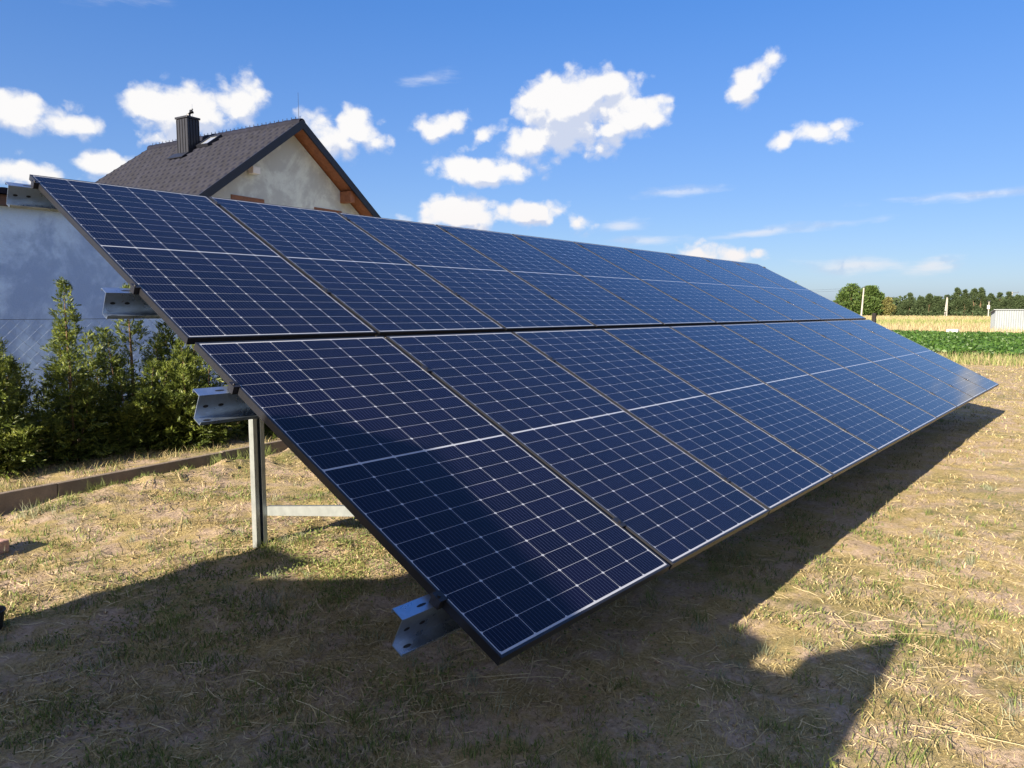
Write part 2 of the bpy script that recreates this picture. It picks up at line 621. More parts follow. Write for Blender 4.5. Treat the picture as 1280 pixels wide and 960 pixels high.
def make_rack():
    root = empty('mounting_frame', (0, 0, 0))
    tag(root, 'galvanised steel mounting frame of purlins and posts carrying the solar panels', 'mounting frame')
    slopes = [0.30, 1.706, 2.68, 4.095]
    th = 0.003
    u0, u1 = -0.165, ARR_W + 0.16
    for s in slopes:
        # Z section: top flange against the panels, web square to them, bottom flange turned downhill
        p = [(0.004, -0.036), (-0.062, -0.036), (-0.066, -0.041), (-0.066, -0.052)]
        prof = [(0.052, -0.036), (-0.004, -0.036), (-0.004, -0.150), (-0.052, -0.150), (-0.056, -0.135), (-0.0595, -0.135),
                (-0.0555, -0.1535), (-0.0005, -0.1535), (-0.0005, -0.0395), (0.0485, -0.0395), (0.0485, -0.052), (0.052, -0.052)]
        m = MB()
        m.prism(prof, lambda a, b, s=s: PS(u0, s + a, b), lambda a, b, s=s: PS(u1, s + a, b))
        pur = m.build('purlin', M_GALV, root)
        # dark punched slots near the free end: top flange, web (two), bottom flange
        def slot(cu, n0, ln, wd, side):
            h = MB()
            pts = []
            for k in range(12):
                q = 2 * math.pi * k / 12
                pts.append((cu + ln * math.cos(q), wd * math.sin(q)))
            if side == 'web':
                h.prism(pts, lambda a, b: PS(a, s - 0.0042, n0 + b), lambda a, b: PS(a, s - 0.0052, n0 + b))
            elif side == 'top':
                h.prism(pts, lambda a, b: PS(a, s + n0 + b, -0.0358), lambda a, b: PS(a, s + n0 + b, -0.0348))
            else:
                h.prism(pts, lambda a, b: PS(a, s + n0 + b, -0.1498), lambda a, b: PS(a, s + n0 + b, -0.1488))
            h.build('slot', M_BLACKMETAL, pur)
        slot(-0.125, -0.093, 0.013, 0.007, 'web')
        slot(-0.055, -0.093, 0.013, 0.007, 'web')
        slot(-0.060, 0.022, 0.022, 0.005, 'top')
        slot(-0.120, -0.028, 0.018, 0.006, 'bot')
    # clamps between neighbouring panels and at both ends
    for row in (0, 1):
        for s in slopes[2 * row:2 * row + 2]:
            for k in range(11):
                c = MB()
                if k in (0, 10):
                    e = -0.016 * row if k == 0 else ARR_W - 0.016 * row
                    sg = -1 if k == 0 else 1
                    lo, hi = sorted((e + sg * 0.002, e + sg * 0.026))
                    c.box((lo, s - 0.022, -0.034), (hi, s + 0.022, 0.0005))
                    lo, hi = sorted((e - sg * 0.009, e + sg * 0.027))
                    c.box((lo, s - 0.0225, 0.0015), (hi, s + 0.0225, 0.0045))
                    cu = e + sg * 0.014
                else:
                    cu = k * PITCH - 0.0122 - 0.016 * row
                    c.box((cu - 0.010, s - 0.022, -0.034), (cu + 0.010, s + 0.022, 0.0005))
                    c.box((cu - 0.021, s - 0.030, 0.0015), (cu + 0.021, s + 0.030, 0.0045))
                ring = [(cu + 0.0065 * math.cos(q * math.pi / 3), s + 0.0065 * math.sin(q * math.pi / 3)) for q in range(6)]
                c.prism(ring, lambda a, b: (a, b, 0.0045), lambda a, b: (a, b, 0.010))
                c.v = [tuple(PS(*q)) for q in c.v]
                c.build('clamp', M_BLACKMETAL, root)
    # four legs sets: rear post, front post, rafter, strut

    def channel(m, p0, p1, side, dep, wd, dp, lip=0.014, t=0.003):
        """lipped C channel from p0 to p1; side and dep are its two cross directions"""
        o = [(-wd / 2, 0), (wd / 2, 0), (wd / 2, dp), (wd / 2 - lip, dp), (wd / 2 - lip, dp - t), (wd / 2 - t, dp - t), (wd / 2 - t, t),
             (-wd / 2 + t, t), (-wd / 2 + t, dp - t), (-wd / 2 + lip, dp - t), (-wd / 2 + lip, dp), (-wd / 2, dp)]
        p0, p1 = Vector(p0), Vector(p1)
        m.prism(o, lambda a, b: p0 + side * a + dep * b, lambda a, b: p1 + side * a + dep * b)

    X, Y, Z = Vector((1, 0, 0)), Vector((0, 1, 0)), Vector((0, 0, 1))
    for xf in (1.10, 4.15, 7.20, 10.25):
        rt = (3.2 / math.cos(R(TILT)))
        m = MB()
        ztop = H0 + rt * math.sin(R(TILT)) - 0.22
        channel(m, (xf, 3.20, -0.5), (xf, 3.20, ztop), X, Y * -1, 0.085, 0.055, 0.030)
        # rolled groove down the face of the post
        m.box((xf - 0.030, 3.20, -0.5), (xf - 0.008, 3.209, ztop))
        m.box((xf + 0.008, 3.20, -0.5), (xf + 0.030, 3.209, ztop))
        m.build('post', M_ZINC, root)
        m = MB()
        rf = 0.75 / math.cos(R(TILT))
        channel(m, (xf, 0.75, -0.5), (xf, 0.75, H0 + rf * math.sin(R(TILT)) - 0.22), X, Y, 0.085, 0.055, 0.030)
        m.build('post', M_ZINC, root)
        m = MB()
        channel(m, PS(xf - 0.055, 0.12, -0.156), PS(xf - 0.055, 4.2, -0.156), NN * -1, X * -1, 0.0, 0.0) if False else None
        q0, q1 = PS(xf - 0.046, 0.15, -0.215), PS(xf - 0.046, 4.18, -0.215)
        channel(m, q0, q1, NN, X * -1, 0.115, 0.045)
        m.build('rafter', M_GALV, root)
        m = MB()
        a, b = Vector((xf + 0.046, 3.16, 0.250)), Vector((xf + 0.046, 0.74, 0.665))
        d = (b - a).normalized()
        channel(m, a, b, d.cross(X), X, 0.066, 0.04)
        m.build('strut', M_ZINC, root)
    return root


make_rack()


# ------------------------------------------------------------------ house behind the array
def lin(c):
    return tuple(((x / 255) / 12.92 if x / 255 < 0.04045 else ((x / 255 + 0.055) / 1.055) ** 2.4) for x in c)


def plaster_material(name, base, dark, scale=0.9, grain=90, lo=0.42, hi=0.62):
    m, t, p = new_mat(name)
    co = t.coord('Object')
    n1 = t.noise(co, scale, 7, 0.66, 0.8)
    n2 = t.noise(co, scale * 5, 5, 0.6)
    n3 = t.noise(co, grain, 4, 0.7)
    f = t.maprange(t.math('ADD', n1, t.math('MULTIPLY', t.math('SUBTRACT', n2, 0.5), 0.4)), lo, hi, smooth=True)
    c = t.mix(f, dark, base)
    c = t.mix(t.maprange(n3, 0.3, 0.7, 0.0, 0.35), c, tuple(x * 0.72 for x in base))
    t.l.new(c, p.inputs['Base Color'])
    p.inputs['Roughness'].default_value = 0.92
    p.inputs['Specular IOR Level'].default_value = 0.2
    b = t.n.new('ShaderNodeBump')
    b.inputs['Strength'].default_value = 0.5
    b.inputs['Distance'].default_value = 0.012
    t.l.new(t.math('ADD', n3, n2), b.inputs['Height'])
    t.l.new(b.outputs[0], p.inputs['Normal'])
    return m


def wood_material(name, a, b, stretch=(1.5, 22, 22)):
    m, t, p = new_mat(name)
    mp = t.n.new('ShaderNodeMapping')
    t.l.new(t.coord('Object'), mp.inputs[0])
    mp.inputs['Scale'].default_value = stretch
    n = t.noise(mp.outputs[0], 1.0, 5, 0.6, 0.4)
    t.l.new(t.mix(t.maprange(n, 0.3, 0.7), a, b), p.inputs['Base Color'])
    p.inputs['Roughness'].default_value = 0.6
    return m


M_HWALL = plaster_material('rough_grey_render', (0.68, 0.75, 0.72), (0.46, 0.50, 0.50), 0.55, 60)
M_TILE = simple('dark_roof_tile', (0.0105, 0.0115, 0.021), 0.6, 0.0, 0.35, 3.0, 0.15, 40, 0.11)
M_DARKSHEET = simple('dark_sheet_metal', (0.016, 0.018, 0.027), 0.45, 0.3, 0.12, 3.0)
M_SOFFIT = wood_material('red_brown_soffit', (0.20, 0.075, 0.035), (0.34, 0.14, 0.065), (8, 8, 8))
M_WINFRAME = wood_material('brown_window_frame', (0.16, 0.065, 0.03), (0.27, 0.11, 0.05), (10, 10, 10))
M_GLASS = simple('window_glass', (0.03, 0.035, 0.04), 0.06, 0.0, 0.1)


def make_house():
    root = empty('house', (13.69, 20.36, 0), (0, 0, R(8.7)))
    tag(root, 'house with unfinished grey rendered gable and dark tiled roof behind the solar panels', 'house')
    # local: x right, y away along the ridge, z up; ridge top z = 8.0
    ZR, HW, LEN = 8.0, 4.75, 8.25
    k = math.tan(R(36.0))
    HB = HW - 0.75
    fr, bk = 0.62, LEN - 0.5
    zt = lambda x: ZR - 0.24 - abs(x) * k
    w = MB()
    poly = [(-HB, -0.3), (HB, -0.3), (HB, zt(HB)), (0, zt(0)), (-HB, zt(HB))]
    w.prism(poly, lambda a, b: (a, fr, b), lambda a, b: (a, bk, b))
    wall = w.build('wall', M_HWALL, root)
    # tiled slopes with real pan-tile waves
    ca, sa_ = math.cos(R(36)), math.sin(R(36))
    SL = HW / ca
    tw, tl = 0.30, 0.36
    ny = int(LEN / tw * 8)
    ns = int(SL / tl)
    ys = np.linspace(0, LEN, ny + 1)
    ss = []
    hh = []
    for i in range(ns + 1):
        for fr_, h_ in ((0.0, 0.062), (0.97, 0.012)):
            s = (i + fr_) * tl
            if s <= SL:
                ss.append(s)
                hh.append(h_)
    ss = np.array(ss)
    hh = np.array(hh)
    ph = (ys / tw) % 1.0
    wave = np.where(ph < 0.62, np.sin(ph / 0.62 * math.pi) * 0.036, -np.sin((ph - 0.62) / 0.38 * math.pi) * 0.012)
    for sg, nm in ((-1, 'roof_slope'), (1, 'roof_slope')):
        # rows run from the eave (s = 0) up to the ridge
        S, Yg = np.meshgrid(ss, ys, indexing='ij')
        Hh = hh[:, None] + wave[None, :]
        x = sg * ((SL - S) * ca + Hh * sa_)
        z = ZR - 0.06 - (SL - S) * sa_ + Hh * ca
        V = np.stack([x, Yg, z], -1).reshape(-1, 3)
        n = S.shape
        ix = np.arange(S.size).reshape(n)
        F = np.stack([ix[:-1, :-1], ix[:-1, 1:], ix[1:, 1:], ix[1:, :-1]], -1).reshape(-1, 4)
        if sg < 0:
            F = F[:, ::-1]
        roof = np_mesh(nm, V, F, [M_TILE], root)
        # boarded underside, edge board on both gables and eave
        b = MB()
        zz = lambda x: ZR - 0.075 - abs(x) * k
        b.prism([(0.02 * sg, zz(0.02)), (HW * sg, zz(HW)), (HW * sg, zz(HW) - 0.10), (0.02 * sg, zz(0.02) - 0.10)],
                lambda a, c: (a, 0.04, c), lambda a, c: (a, LEN - 0.04, c))
        b.build('soffit', M_SOFFIT, root)
        for y0, y1 in ((-0.03, 0.035), (LEN - 0.035, LEN + 0.03)):
            e = MB()
            z2 = lambda x, d: ZR + d - abs(x) * k
            e.prism([(0, z2(0, 0.02)), ((HW + 0.03) * sg, z2(HW + 0.03, 0.02)), ((HW + 0.03) * sg, z2(HW + 0.03, -0.27)), (0, z2(0, -0.27))],
                    lambda a, c: (a, y0, c), lambda a, c: (a, y1, c))
            e.build('barge_board', M_DARKSHEET, root)
        g = MB()
        g.tube([(sg * (HW + 0.06), 0, ZR - HW * k - 0.10), (sg * (HW + 0.06), LEN, ZR - HW * k - 0.10)], 0.07, 8)
        g.build('gutter', M_DARKSHEET, root)
        # projecting purlin ends under the overhang
        pu = MB()
        xc = sg * 2.56
        zc = ZR - 0.075 - 0.10 - abs(xc) * k
        pu.box((xc - 0.20 if sg > 0 else xc - 0.02, 0.10, zc - 0.36), (xc + 0.02 if sg > 0 else xc + 0.20, fr + 0.1, zc + 0.05))
        if sg > 0:
            pu.build('purlin_end', M_SOFFIT, root, bevel=0.01)
    # ridge tiles
    r = MB()
    n = 22
    for i in range(n):
        y0, y1 = i * LEN / n, (i + 1) * LEN / n + 0.03
        prof0 = [(0.15 * math.cos(q), ZR - 0.09 + 0.15 * math.sin(q)) for q in np.linspace(-0.3, math.pi + 0.3, 10)]
        prof1 = [(0.17 * math.cos(q), ZR - 0.08 + 0.17 * math.sin(q)) for q in np.linspace(-0.3, math.pi + 0.3, 10)]
        vs = [(a, y0, b) for a, b in prof0] + [(a, y1, b) for a, b in prof1]
        fs = [(j, j + 1, 11 + j, 10 + j) for j in range(9)] + [tuple(range(9, -1, -1)), tuple(range(10, 20))]
        r.add(vs, fs)
    for i in range(40):
        y = (i + 0.5) * LEN / 40
        r.tube([(0, y, ZR + 0.06), (0, y, ZR + 0.15)], 0.012, 5)
    r.build('ridge', M_TILE, root)
    # chimney clad in standing-seam sheet
    c = MB()
    cx, cy = -0.90, 4.75
    hx, hy = 0.23, 0.29
    c.box((cx - hx, cy - hy, 6.6), (cx + hx, cy + hy, 8.42))
    for i in range(5):
        x = cx - hx + hx / 2 * i
        c.box((x - 0.012, cy - hy - 0.022, 6.6), (x + 0.012, cy - hy - 0.001, 8.40))
    for i in range(5):
        y = cy - hy + hy / 2 * i
        c.box((cx - hx - 0.022, y - 0.012, 6.6), (cx - hx - 0.001, y + 0.012, 8.40))
    ch = c.build('chimney', M_DARKSHEET, root)
    cc = MB().box((cx - hx - 0.05, cy - hy - 0.05, 8.421), (cx + hx + 0.05, cy + hy + 0.05, 8.49))
    cc.build('chimney_cap', M_DARKSHEET, ch, bevel=0.01)
    co_ = MB().tube([(cx + 0.02, cy - 0.05, 8.48), (cx + 0.02, cy - 0.05, 8.60), (cx + 0.12, cy - 0.08, 8.72), (cx + 0.16, cy - 0.08, 8.82)], [0.07, 0.07, 0.09, 0.03], 8)
    co_.build('cowl', M_DARKSHEET, ch)
    MB().tube([(cx + 0.2, cy, 8.48), (cx + 0.2, cy, 9.0)], 0.010, 6).build('rod', M_ALU, ch)
    # flashing apron and roof window
    M = Matrix.Translation((0, 0, ZR)) @ Matrix.Rotation(R(-36), 4, 'Y')   # local x along the slope (negative = down), z out
    fl = MB().box((-1.80, cy - 0.42, 0.05), (-1.44, cy + 0.42, 0.085), M)
    fl.build('flashing', M_DARKSHEET, ch)
    sk = MB()
    for lo, hi in (((-1.05, 3.72, 0.02), (-0.98, 4.34, 0.12)), ((-0.36, 3.72, 0.02), (-0.29, 4.34, 0.12)),
                   ((-0.979, 3.72, 0.02), (-0.361, 3.79, 0.118)), ((-0.979, 4.27, 0.02), (-0.361, 4.34, 0.118))):
        sk.box(lo, hi, M)
    s_ = sk.build('roof_window', M_DARKSHEET, root)
    MB().box((-0.979, 3.791, 0.03), (-0.361, 4.269, 0.09), M).build('pane', simple('pale_sky_glass', (0.5, 0.53, 0.57), 0.08, 0.6, 0.05), s_)
    # windows in the gable (upper floor)
    for x0, x1, zt_ in ((-2.50, -1.20, 5.29), (1.05, 2.40, 5.31)):
        f = MB()
        y0 = fr - 0.035
        z0 = zt_ - 1.35
        f.box((x0, y0, zt_ - 0.16), (x1, fr + 0.05, zt_))
        f.box((x0, y0, z0), (x1, fr + 0.05, z0 + 0.09))
        f.box((x0, y0, z0 + 0.091), (x0 + 0.09, fr + 0.05, zt_ - 0.161))
        f.box((x1 - 0.09, y0, z0 + 0.091), (x1, fr + 0.05, zt_ - 0.161))
        f.box(((x0 + x1) / 2 - 0.05, y0 + 0.002, z0 + 0.091), ((x0 + x1) / 2 + 0.05, fr + 0.05, zt_ - 0.161))
        wn = f.build('window', M_WINFRAME, root)
        MB().box((x0 + 0.02, fr - 0.02, z0 + 0.02), (x1 - 0.02, fr + 0.04, zt_ - 0.02)).build('pane', M_GLASS, wn)
    MB().tube([(0.32, 0.5, 7.7), (0.32, 0.5, 9.05)], [0.009, 0.005], 6).build('lightning_rod', M_DARKSHEET, root)
    # lower storey door and windows (out of sight behind the panels)
    return root


make_house()


def make_wall_lamp():
    root = empty('wall_lamp', (13.69, 20.36, 0), (0, 0, R(8.7)))
    tag(root, 'small white floodlight on the house gable just under the left roof edge', 'wall lamp')
    m = MB().box((-1.84, 0.32, 6.02), (-1.55, 0.55, 6.24))
    m.build('lamp_head', simple('white_lamp_paint', (0.75, 0.75, 0.73), 0.4, 0, 0.04), root, bevel=0.012)
    m = MB().box((-1.71, 0.551, 6.08), (-1.63, 0.618, 6.26))
    m.build('bracket', M_DARKSHEET, root)
    return root


make_wall_lamp()


# ------------------------------------------------------------------ outbuilding at left, behind the hedge
def make_outbuilding():
    root = empty('outbuilding', (0, 9.5, 0), (0, 0, R(4.0)))
    tag(root, 'low outbuilding with blue grey plaster wall in shade behind the thuja hedge', 'outbuilding')
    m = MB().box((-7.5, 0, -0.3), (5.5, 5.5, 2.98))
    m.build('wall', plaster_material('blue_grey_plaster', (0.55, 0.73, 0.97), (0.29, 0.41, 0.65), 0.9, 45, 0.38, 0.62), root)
    m = MB()
    m.prism([(-0.14, 2.981), (5.8, 2.80), (5.8, 2.92), (-0.14, 3.10)], lambda a, b: (-7.8, a, b), lambda a, b: (5.65, a, b))
    m.build('fascia', wood_material('brown_fascia', (0.06, 0.032, 0.022), (0.11, 0.055, 0.035), (3, 20, 20)), root)
    # shallow dark metal tile roof falling away to the back
    m = MB()
    n = 60
    xs = np.linspace(-7.9, 5.75, n * 6 + 1)
    wv = 0.022 * np.abs(np.sin(np.linspace(0, n * math.pi, n * 6 + 1)))
    vs, fs = [], []
    for y, z in ((-0.22, 3.105), (-0.22, 3.16), (5.9, 2.98)):
        vs += [(x, y, z + (h if z != 3.105 else 0)) for x, h in zip(xs, wv)]
    L_ = len(xs)
    for r_ in range(2):
        fs += [(r_ * L_ + i, r_ * L_ + i + 1, (r_ + 1) * L_ + i + 1, (r_ + 1) * L_ + i) for i in range(L_ - 1)]
    m.add(vs, fs)
    m.build('roof', M_TILE, root)
    return root


make_outbuilding()


# ------------------------------------------------------------------ leaf helpers
def leaf_material(name, stops, rough=0.6, trans=0.25, spec=0.3, clump=(1.3, 0.35)):
    m, t, p = new_mat(name)
    g = t.n.new('ShaderNodeNewGeometry')
    n = t.maprange(t.noise(t.coord('Object'), clump[0], 3, 0.6), 0.25, 0.75)
    f = t.math('ADD', t.math('MULTIPLY', g.outputs['Random Per Island'], 1 - clump[1]), t.math('MULTIPLY', n, clump[1]))
    c = t.ramp(f, stops)
    t.l.new(c, p.inputs['Base Color'])
    p.inputs['Roughness'].default_value = rough
    p.inputs['Specular IOR Level'].default_value = spec
    if trans:
        tr = t.n.new('ShaderNodeBsdfTranslucent')
        t.l.new(c, tr.inputs['Color'])
        mx = t.n.new('ShaderNodeMixShader')
        mx.inputs[0].default_value = trans
        out = m.node_tree.nodes['Material Output']
        t.l.new(p.outputs[0], mx.inputs[1])
        t.l.new(tr.outputs[0], mx.inputs[2])
        t.l.new(mx.outputs[0], out.inputs[0])
    return m


def unit(a):
    return a / np.maximum(np.linalg.norm(a, axis=-1, keepdims=True), 1e-9)


def leaf_quads(P, D, ln, wd, roll=None):
    """kite shaped leaves at P pointing along D"""
    n = len(P)
    D = unit(D)
    ref = unit(rng.normal(size=(n, 3)))
    S = unit(np.cross(D, ref))
    ln = np.asarray(ln).reshape(-1, 1)
    wd = np.asarray(wd).reshape(-1, 1)
    N_ = np.cross(D, S)
    v = np.stack([P, P + D * ln * 0.45 + S * wd / 2 + N_ * wd * 0.15, P + D * ln, P + D * ln * 0.45 - S * wd / 2 + N_ * wd * 0.15], 1).reshape(-1, 3)
    f = np.arange(4 * n).reshape(n, 4)
    return v, f


def blades(P, hgt, wid, lean, az=None):
    """grass blades: three segments, bent; returns quads (tips folded to a thin end)"""
    n = len(P)
    az = rng.uniform(0, 2 * math.pi, n) if az is None else az
    fa = rng.uniform(0, 2 * math.pi, n)
    d = np.stack([np.cos(az), np.sin(az), np.zeros(n)], 1)
    s = np.stack([np.cos(fa), np.sin(fa), np.zeros(n)], 1)
    h = hgt[:, None]
    l = lean[:, None]
    w = wid[:, None]
    up = np.array([0, 0, 1.0])
    c0 = P
    c1 = P + d * h * np.sin(l * 0.5) * 0.5 + up * h * np.cos(l * 0.5) * 0.5
    c2 = c1 + d * h * np.sin(l) * 0.5 + up * h * np.cos(l) * 0.5
    v = np.stack([c0 - s * w / 2, c0 + s * w / 2, c1 + s * w * 0.4, c1 - s * w * 0.4, c2 + s * w * 0.06, c2 - s * w * 0.06], 1).reshape(-1, 3)
    b = np.arange(n)[:, None] * 6
    f = np.concatenate([b + np.array([[0, 1, 2, 3]]), b + np.array([[3, 2, 4, 5]])], 0)
    return v, f


def polar_points(n, r0, r1, a0, a1):
    """points round the camera's stand, as dense per unit of view at any distance"""
    r = np.exp(rng.uniform(math.log(r0), math.log(r1), n))
    a = np.radians(rng.uniform(a0, a1, n))
    return np.stack([-1.75 + r * np.sin(a), -1.48 + r * np.cos(a)], 1), r


# ------------------------------------------------------------------ grass and litter
M_DRY = leaf_material('dry_grass_blades', [(0.0, (0.09, 0.065, 0.028)), (0.35, (0.21, 0.165, 0.075)), (0.7, (0.40, 0.33, 0.165)), (1.0, (0.60, 0.53, 0.33))], 0.7, 0.15)
M_GREEN = leaf_material('green_grass_blades', [(0.0, (0.045, 0.07, 0.02)), (0.45, (0.11, 0.15, 0.04)), (0.8, (0.21, 0.25, 0.07)), (1.0, (0.36, 0.36, 0.14))], 0.6, 0.3)
M_STRAW = leaf_material('straw_stalks', [(0.0, (0.17, 0.125, 0.06)), (0.5, (0.36, 0.285, 0.15)), (1.0, (0.62, 0.53, 0.33))], 0.75, 0.1)
M_GREYGREEN = leaf_material('grey_green_weed', [(0.0, (0.10, 0.12, 0.07)), (0.5, (0.20, 0.22, 0.14)), (1.0, (0.33, 0.34, 0.24))], 0.7, 0.2)


def greenness(x, y):
    g = fbm(x * 0.75, y * 0.75, 5, 41) + 0.03 + 0.09 * np.clip((3.2 - x) / 1.5, 0, 1) * np.clip((y - 0.8) / 0.8, 0, 1)
    g = g + 0.30 * np.exp(-(((x - 1.2) / 1.6) ** 2 + ((y - 2.6) / 1.1) ** 2))
    g = g + 0.10 * np.exp(-(((x - 0.6) / 1.3) ** 2 + ((y - 1.5) / 0.9) ** 2))
    return g


def lawn_mask(P):
    bd = bed_dist(P[:, 0], P[:, 1])
    d_far = P[:, 0] < 25.5 + 0.5 * fbm(P[:, 1] * 0.5, P[:, 1] * 0 + 3, 2, 8) * 2
    return ((bd < -0.06) | (P[:, 0] > 9) | (bd > 3.4)) & d_far


def grass():
    # short dry grass
    P, r = polar_points(420000, 1.1, 34, -8, 112)
    t = fbm(P[:, 0] * 3.6, P[:, 1] * 3.6, 4, 51)
    soil_band = np.exp(-((bed_dist(P[:, 0], P[:, 1]) + 0.35) / 0.4) ** 2)
    keep = lawn_mask(P) & (rng.uniform(size=len(P)) < np.clip((t - 0.45 + 0.012 * np.clip(r - 4, 0, 12)) * 8, 0.03, 1) * (1 - 0.8 * soil_band) * np.where((P[:, 0] < 2.4) & (P[:, 1] < 0.4), 0.6, 1.0))
    P, r = P[keep], r[keep]
    z = ground_z(P[:, 0], P[:, 1])
    n = len(P)
    h = np.exp(rng.normal(math.log(0.027), 0.45, n)) * (0.9 + 0.02 * r)
    lean = np.abs(rng.normal(1.32, 0.28, n))
    w = 0.0021 + 0.0007 * r
    v, f = blades(np.column_stack([P, z - 0.003]), h, np.minimum(w, 0.02) * rng.uniform(.7, 1.3, n), np.clip(lean, 0, 1.53))
    o = np_mesh('dry_grass', v, f, [M_DRY])
    tag(o, 'short dry yellowed grass covering the sandy lawn', 'grass', kind='stuff')
    # green grass in patches and tufts
    P, r = polar_points(330000, 1.1, 30, -8, 112)
    g = greenness(P[:, 0], P[:, 1])
    tuft = fbm(P[:, 0] * 4.6, P[:, 1] * 4.6, 3, 61)
    pr_ = np.clip((g - 0.46 + 0.012 * np.clip(r - 6, 0, 10)) * 5, 0, 1) * np.clip((tuft - 0.44) * 6, 0, 1)
    right = np.clip((P[:, 0] - 2 + P[:, 1] * -1) / 6, 0, 1)
    keep = lawn_mask(P) & (rng.uniform(size=len(P)) < pr_ * (1 - 0.65 * right))
    P, r = P[keep], r[keep]
    n = len(P)
    h = rng.uniform(0.015, 0.055, n)
    lean = np.clip(np.abs(rng.normal(0.8, 0.4, n)), 0, 1.45)
    w = np.minimum(0.0026 + 0.0006 * r, 0.02)
    v, f = blades(np.column_stack([P, ground_z(P[:, 0], P[:, 1]) - 0.003]), h, w * rng.uniform(.7, 1.4, n), lean)
    o = np_mesh('green_grass', v, f, [M_GREEN])
    tag(o, 'patches of fresh green grass growing through the dry lawn', 'grass', kind='stuff')
    # tufts: compact clumps of longer blades
    cs, cr = polar_points(900, 1.3, 16, -5, 105)
    k = lawn_mask(cs) & (rng.uniform(size=len(cs)) < 0.75)
    cs = cs[k]
    Pl, hl = [], []
    for c in cs:
        m = rng.integers(12, 40)
        q = c + rng.normal(size=(m, 2)) * rng.uniform(0.015, 0.05)
        Pl.append(q)
        hl.append(rng.uniform(0.4, 1.0, m) * rng.uniform(0.05, 0.12))
    # a few bigger green clumps along the board and round the first post
    for cx, cy, hh in ((0.30, 5.22, .15), (0.42, 5.28, .17), (0.52, 5.20, .14), (0.62, 5.30, .13), (0.95, 5.58, .16), (1.45, 5.60, .10), (1.85, 5.78, .13), (2.2, 5.72, .15),
                       (2.5, 5.80, .20), (2.65, 5.70, .18), (2.85, 5.85, .2), (1.10, 3.06, .09), (1.22, 3.02, .10), (1.0, 2.98, .08), (0.55, 2.2, .10), (0.48, 2.12, .09), (1.5, 2.75, .10), (1.75, 2.8, .12)):
        m = int(rng.integers(40, 75))
        Pl.append(np.array([cx, cy]) + rng.normal(size=(m, 2)) * 0.045)
        hl.append(rng.uniform(0.4, 1.0, m) * hh)
    Pl = np.concatenate(Pl)
    hl = np.concatenate(hl)
    n = len(Pl)
    v, f = blades(np.column_stack([Pl, ground_z(Pl[:, 0], Pl[:, 1]) - 0.004]), hl, rng.uniform(.002, .0045, n), np.clip(np.abs(rng.normal(.75, .35, n)), 0, 1.4))
    third = np.arange(len(f)) % n
    o = np_mesh('grass_tufts', v, f, [M_GREEN, M_GREYGREEN, M_DRY], mat_idx=np.repeat(0, len(f)))
    mi = np.concatenate([[i % 3 if i % 5 else 0] * 1 for i in range(1)])
    idx_ = (fbm(Pl[:, 0] * 1.3, Pl[:, 1] * 1.3, 2, 77) > 0.55).astype(int)
    o.data.polygons.foreach_set('material_index', np.concatenate([idx_, idx_]).astype(np.int32))
    tag(o, 'scattered small tufts of longer grass and grey green weeds on the lawn', 'grass', kind='stuff')
    # clover and small broad-leaved weeds, thickest round the first post
    n = 60000
    P = np.column_stack([rng.uniform(-1.2, 4.2, n), rng.uniform(-0.8, 5.6, n)])
    t = fbm(P[:, 0] * 3.2, P[:, 1] * 3.2, 4, 131)
    near = np.exp(-(((P[:, 0] - 1.1) / 1.0) ** 2 + ((P[:, 1] - 2.7) / 0.75) ** 2))
    keep = lawn_mask(P) & (rng.uniform(size=n) < np.clip((t - 0.54 + 0.26 * near) * 6, 0, 1) * (0.35 + 0.65 * near))
    P = P[keep]
    n = len(P)
    v, f = leaf_quads(np.column_stack([P, ground_z(P[:, 0], P[:, 1]) + rng.uniform(0.004, 0.035, n)]),
                      np.column_stack([rng.normal(size=(n, 2)), rng.uniform(-0.1, 0.7, n)]), rng.uniform(.010, .024, n), rng.uniform(.007, .014, n))
    o = np_mesh('clover', v, f, [M_GREEN])
    tag(o, 'low fresh green clover and small weeds round the foot of the steel post', 'clover', kind='stuff')
    # straw and clippings lying flat
    P, r = polar_points(70000, 1.1, 26, -8, 112)
    t = fbm(P[:, 0] * 1.4, P[:, 1] * 1.4, 3, 71)
    keep = lawn_mask(P) & (rng.uniform(size=len(P)) < np.clip((t - 0.3) * 3, 0.1, 1))
    P, r = P[keep], r[keep]
    n = len(P)
    ln = np.exp(rng.normal(math.log(0.060), 0.6, n))
    ln[rng.uniform(size=n) < 0.006] *= 7
    ln = np.clip(ln, 0.02, 0.55)
    a = rng.uniform(0, 2 * math.pi, n)
    w = np.minimum(0.0014 + 0.0004 * r, 0.007) * rng.uniform(.8, 1.5, n)
    d = np.column_stack([np.cos(a), np.sin(a)])
    s = np.column_stack([-np.sin(a), np.cos(a)])
    bend = rng.normal(0, 0.05, n)[:, None]
    vs = []
    for kx, q in enumerate((-0.5, -0.17, 0.17, 0.5)):
        c = P + d * (ln * q)[:, None] + s * (ln[:, None] * bend * (q * q * 4))
        z = ground_z(c[:, 0], c[:, 1]) + 0.006 + np.abs(rng.normal(0, 0.005, n))
        for e in (-1, 1):
            cc = c + s * (w * e / 2)[:, None]
            vs.append(np.column_stack([cc, z + e * 0.0008]))
    V = np.stack(vs, 1).reshape(-1, 3)
    b = np.arange(n)[:, None] * 8
    F = np.concatenate([b + np.array([[0, 1, 3, 2]]), b + np.array([[2, 3, 5, 4]]), b + np.array([[4, 5, 7, 6]])])
    o = np_mesh('straw_litter', V, F, [M_STRAW])
    tag(o, 'loose straw and mown clippings lying on the ground', 'straw', kind='stuff')
    # small clods and crumbs of soil
    P, r = polar_points(9000, 1.2, 12, -8, 105)
    bd = bed_dist(P[:, 0], P[:, 1])
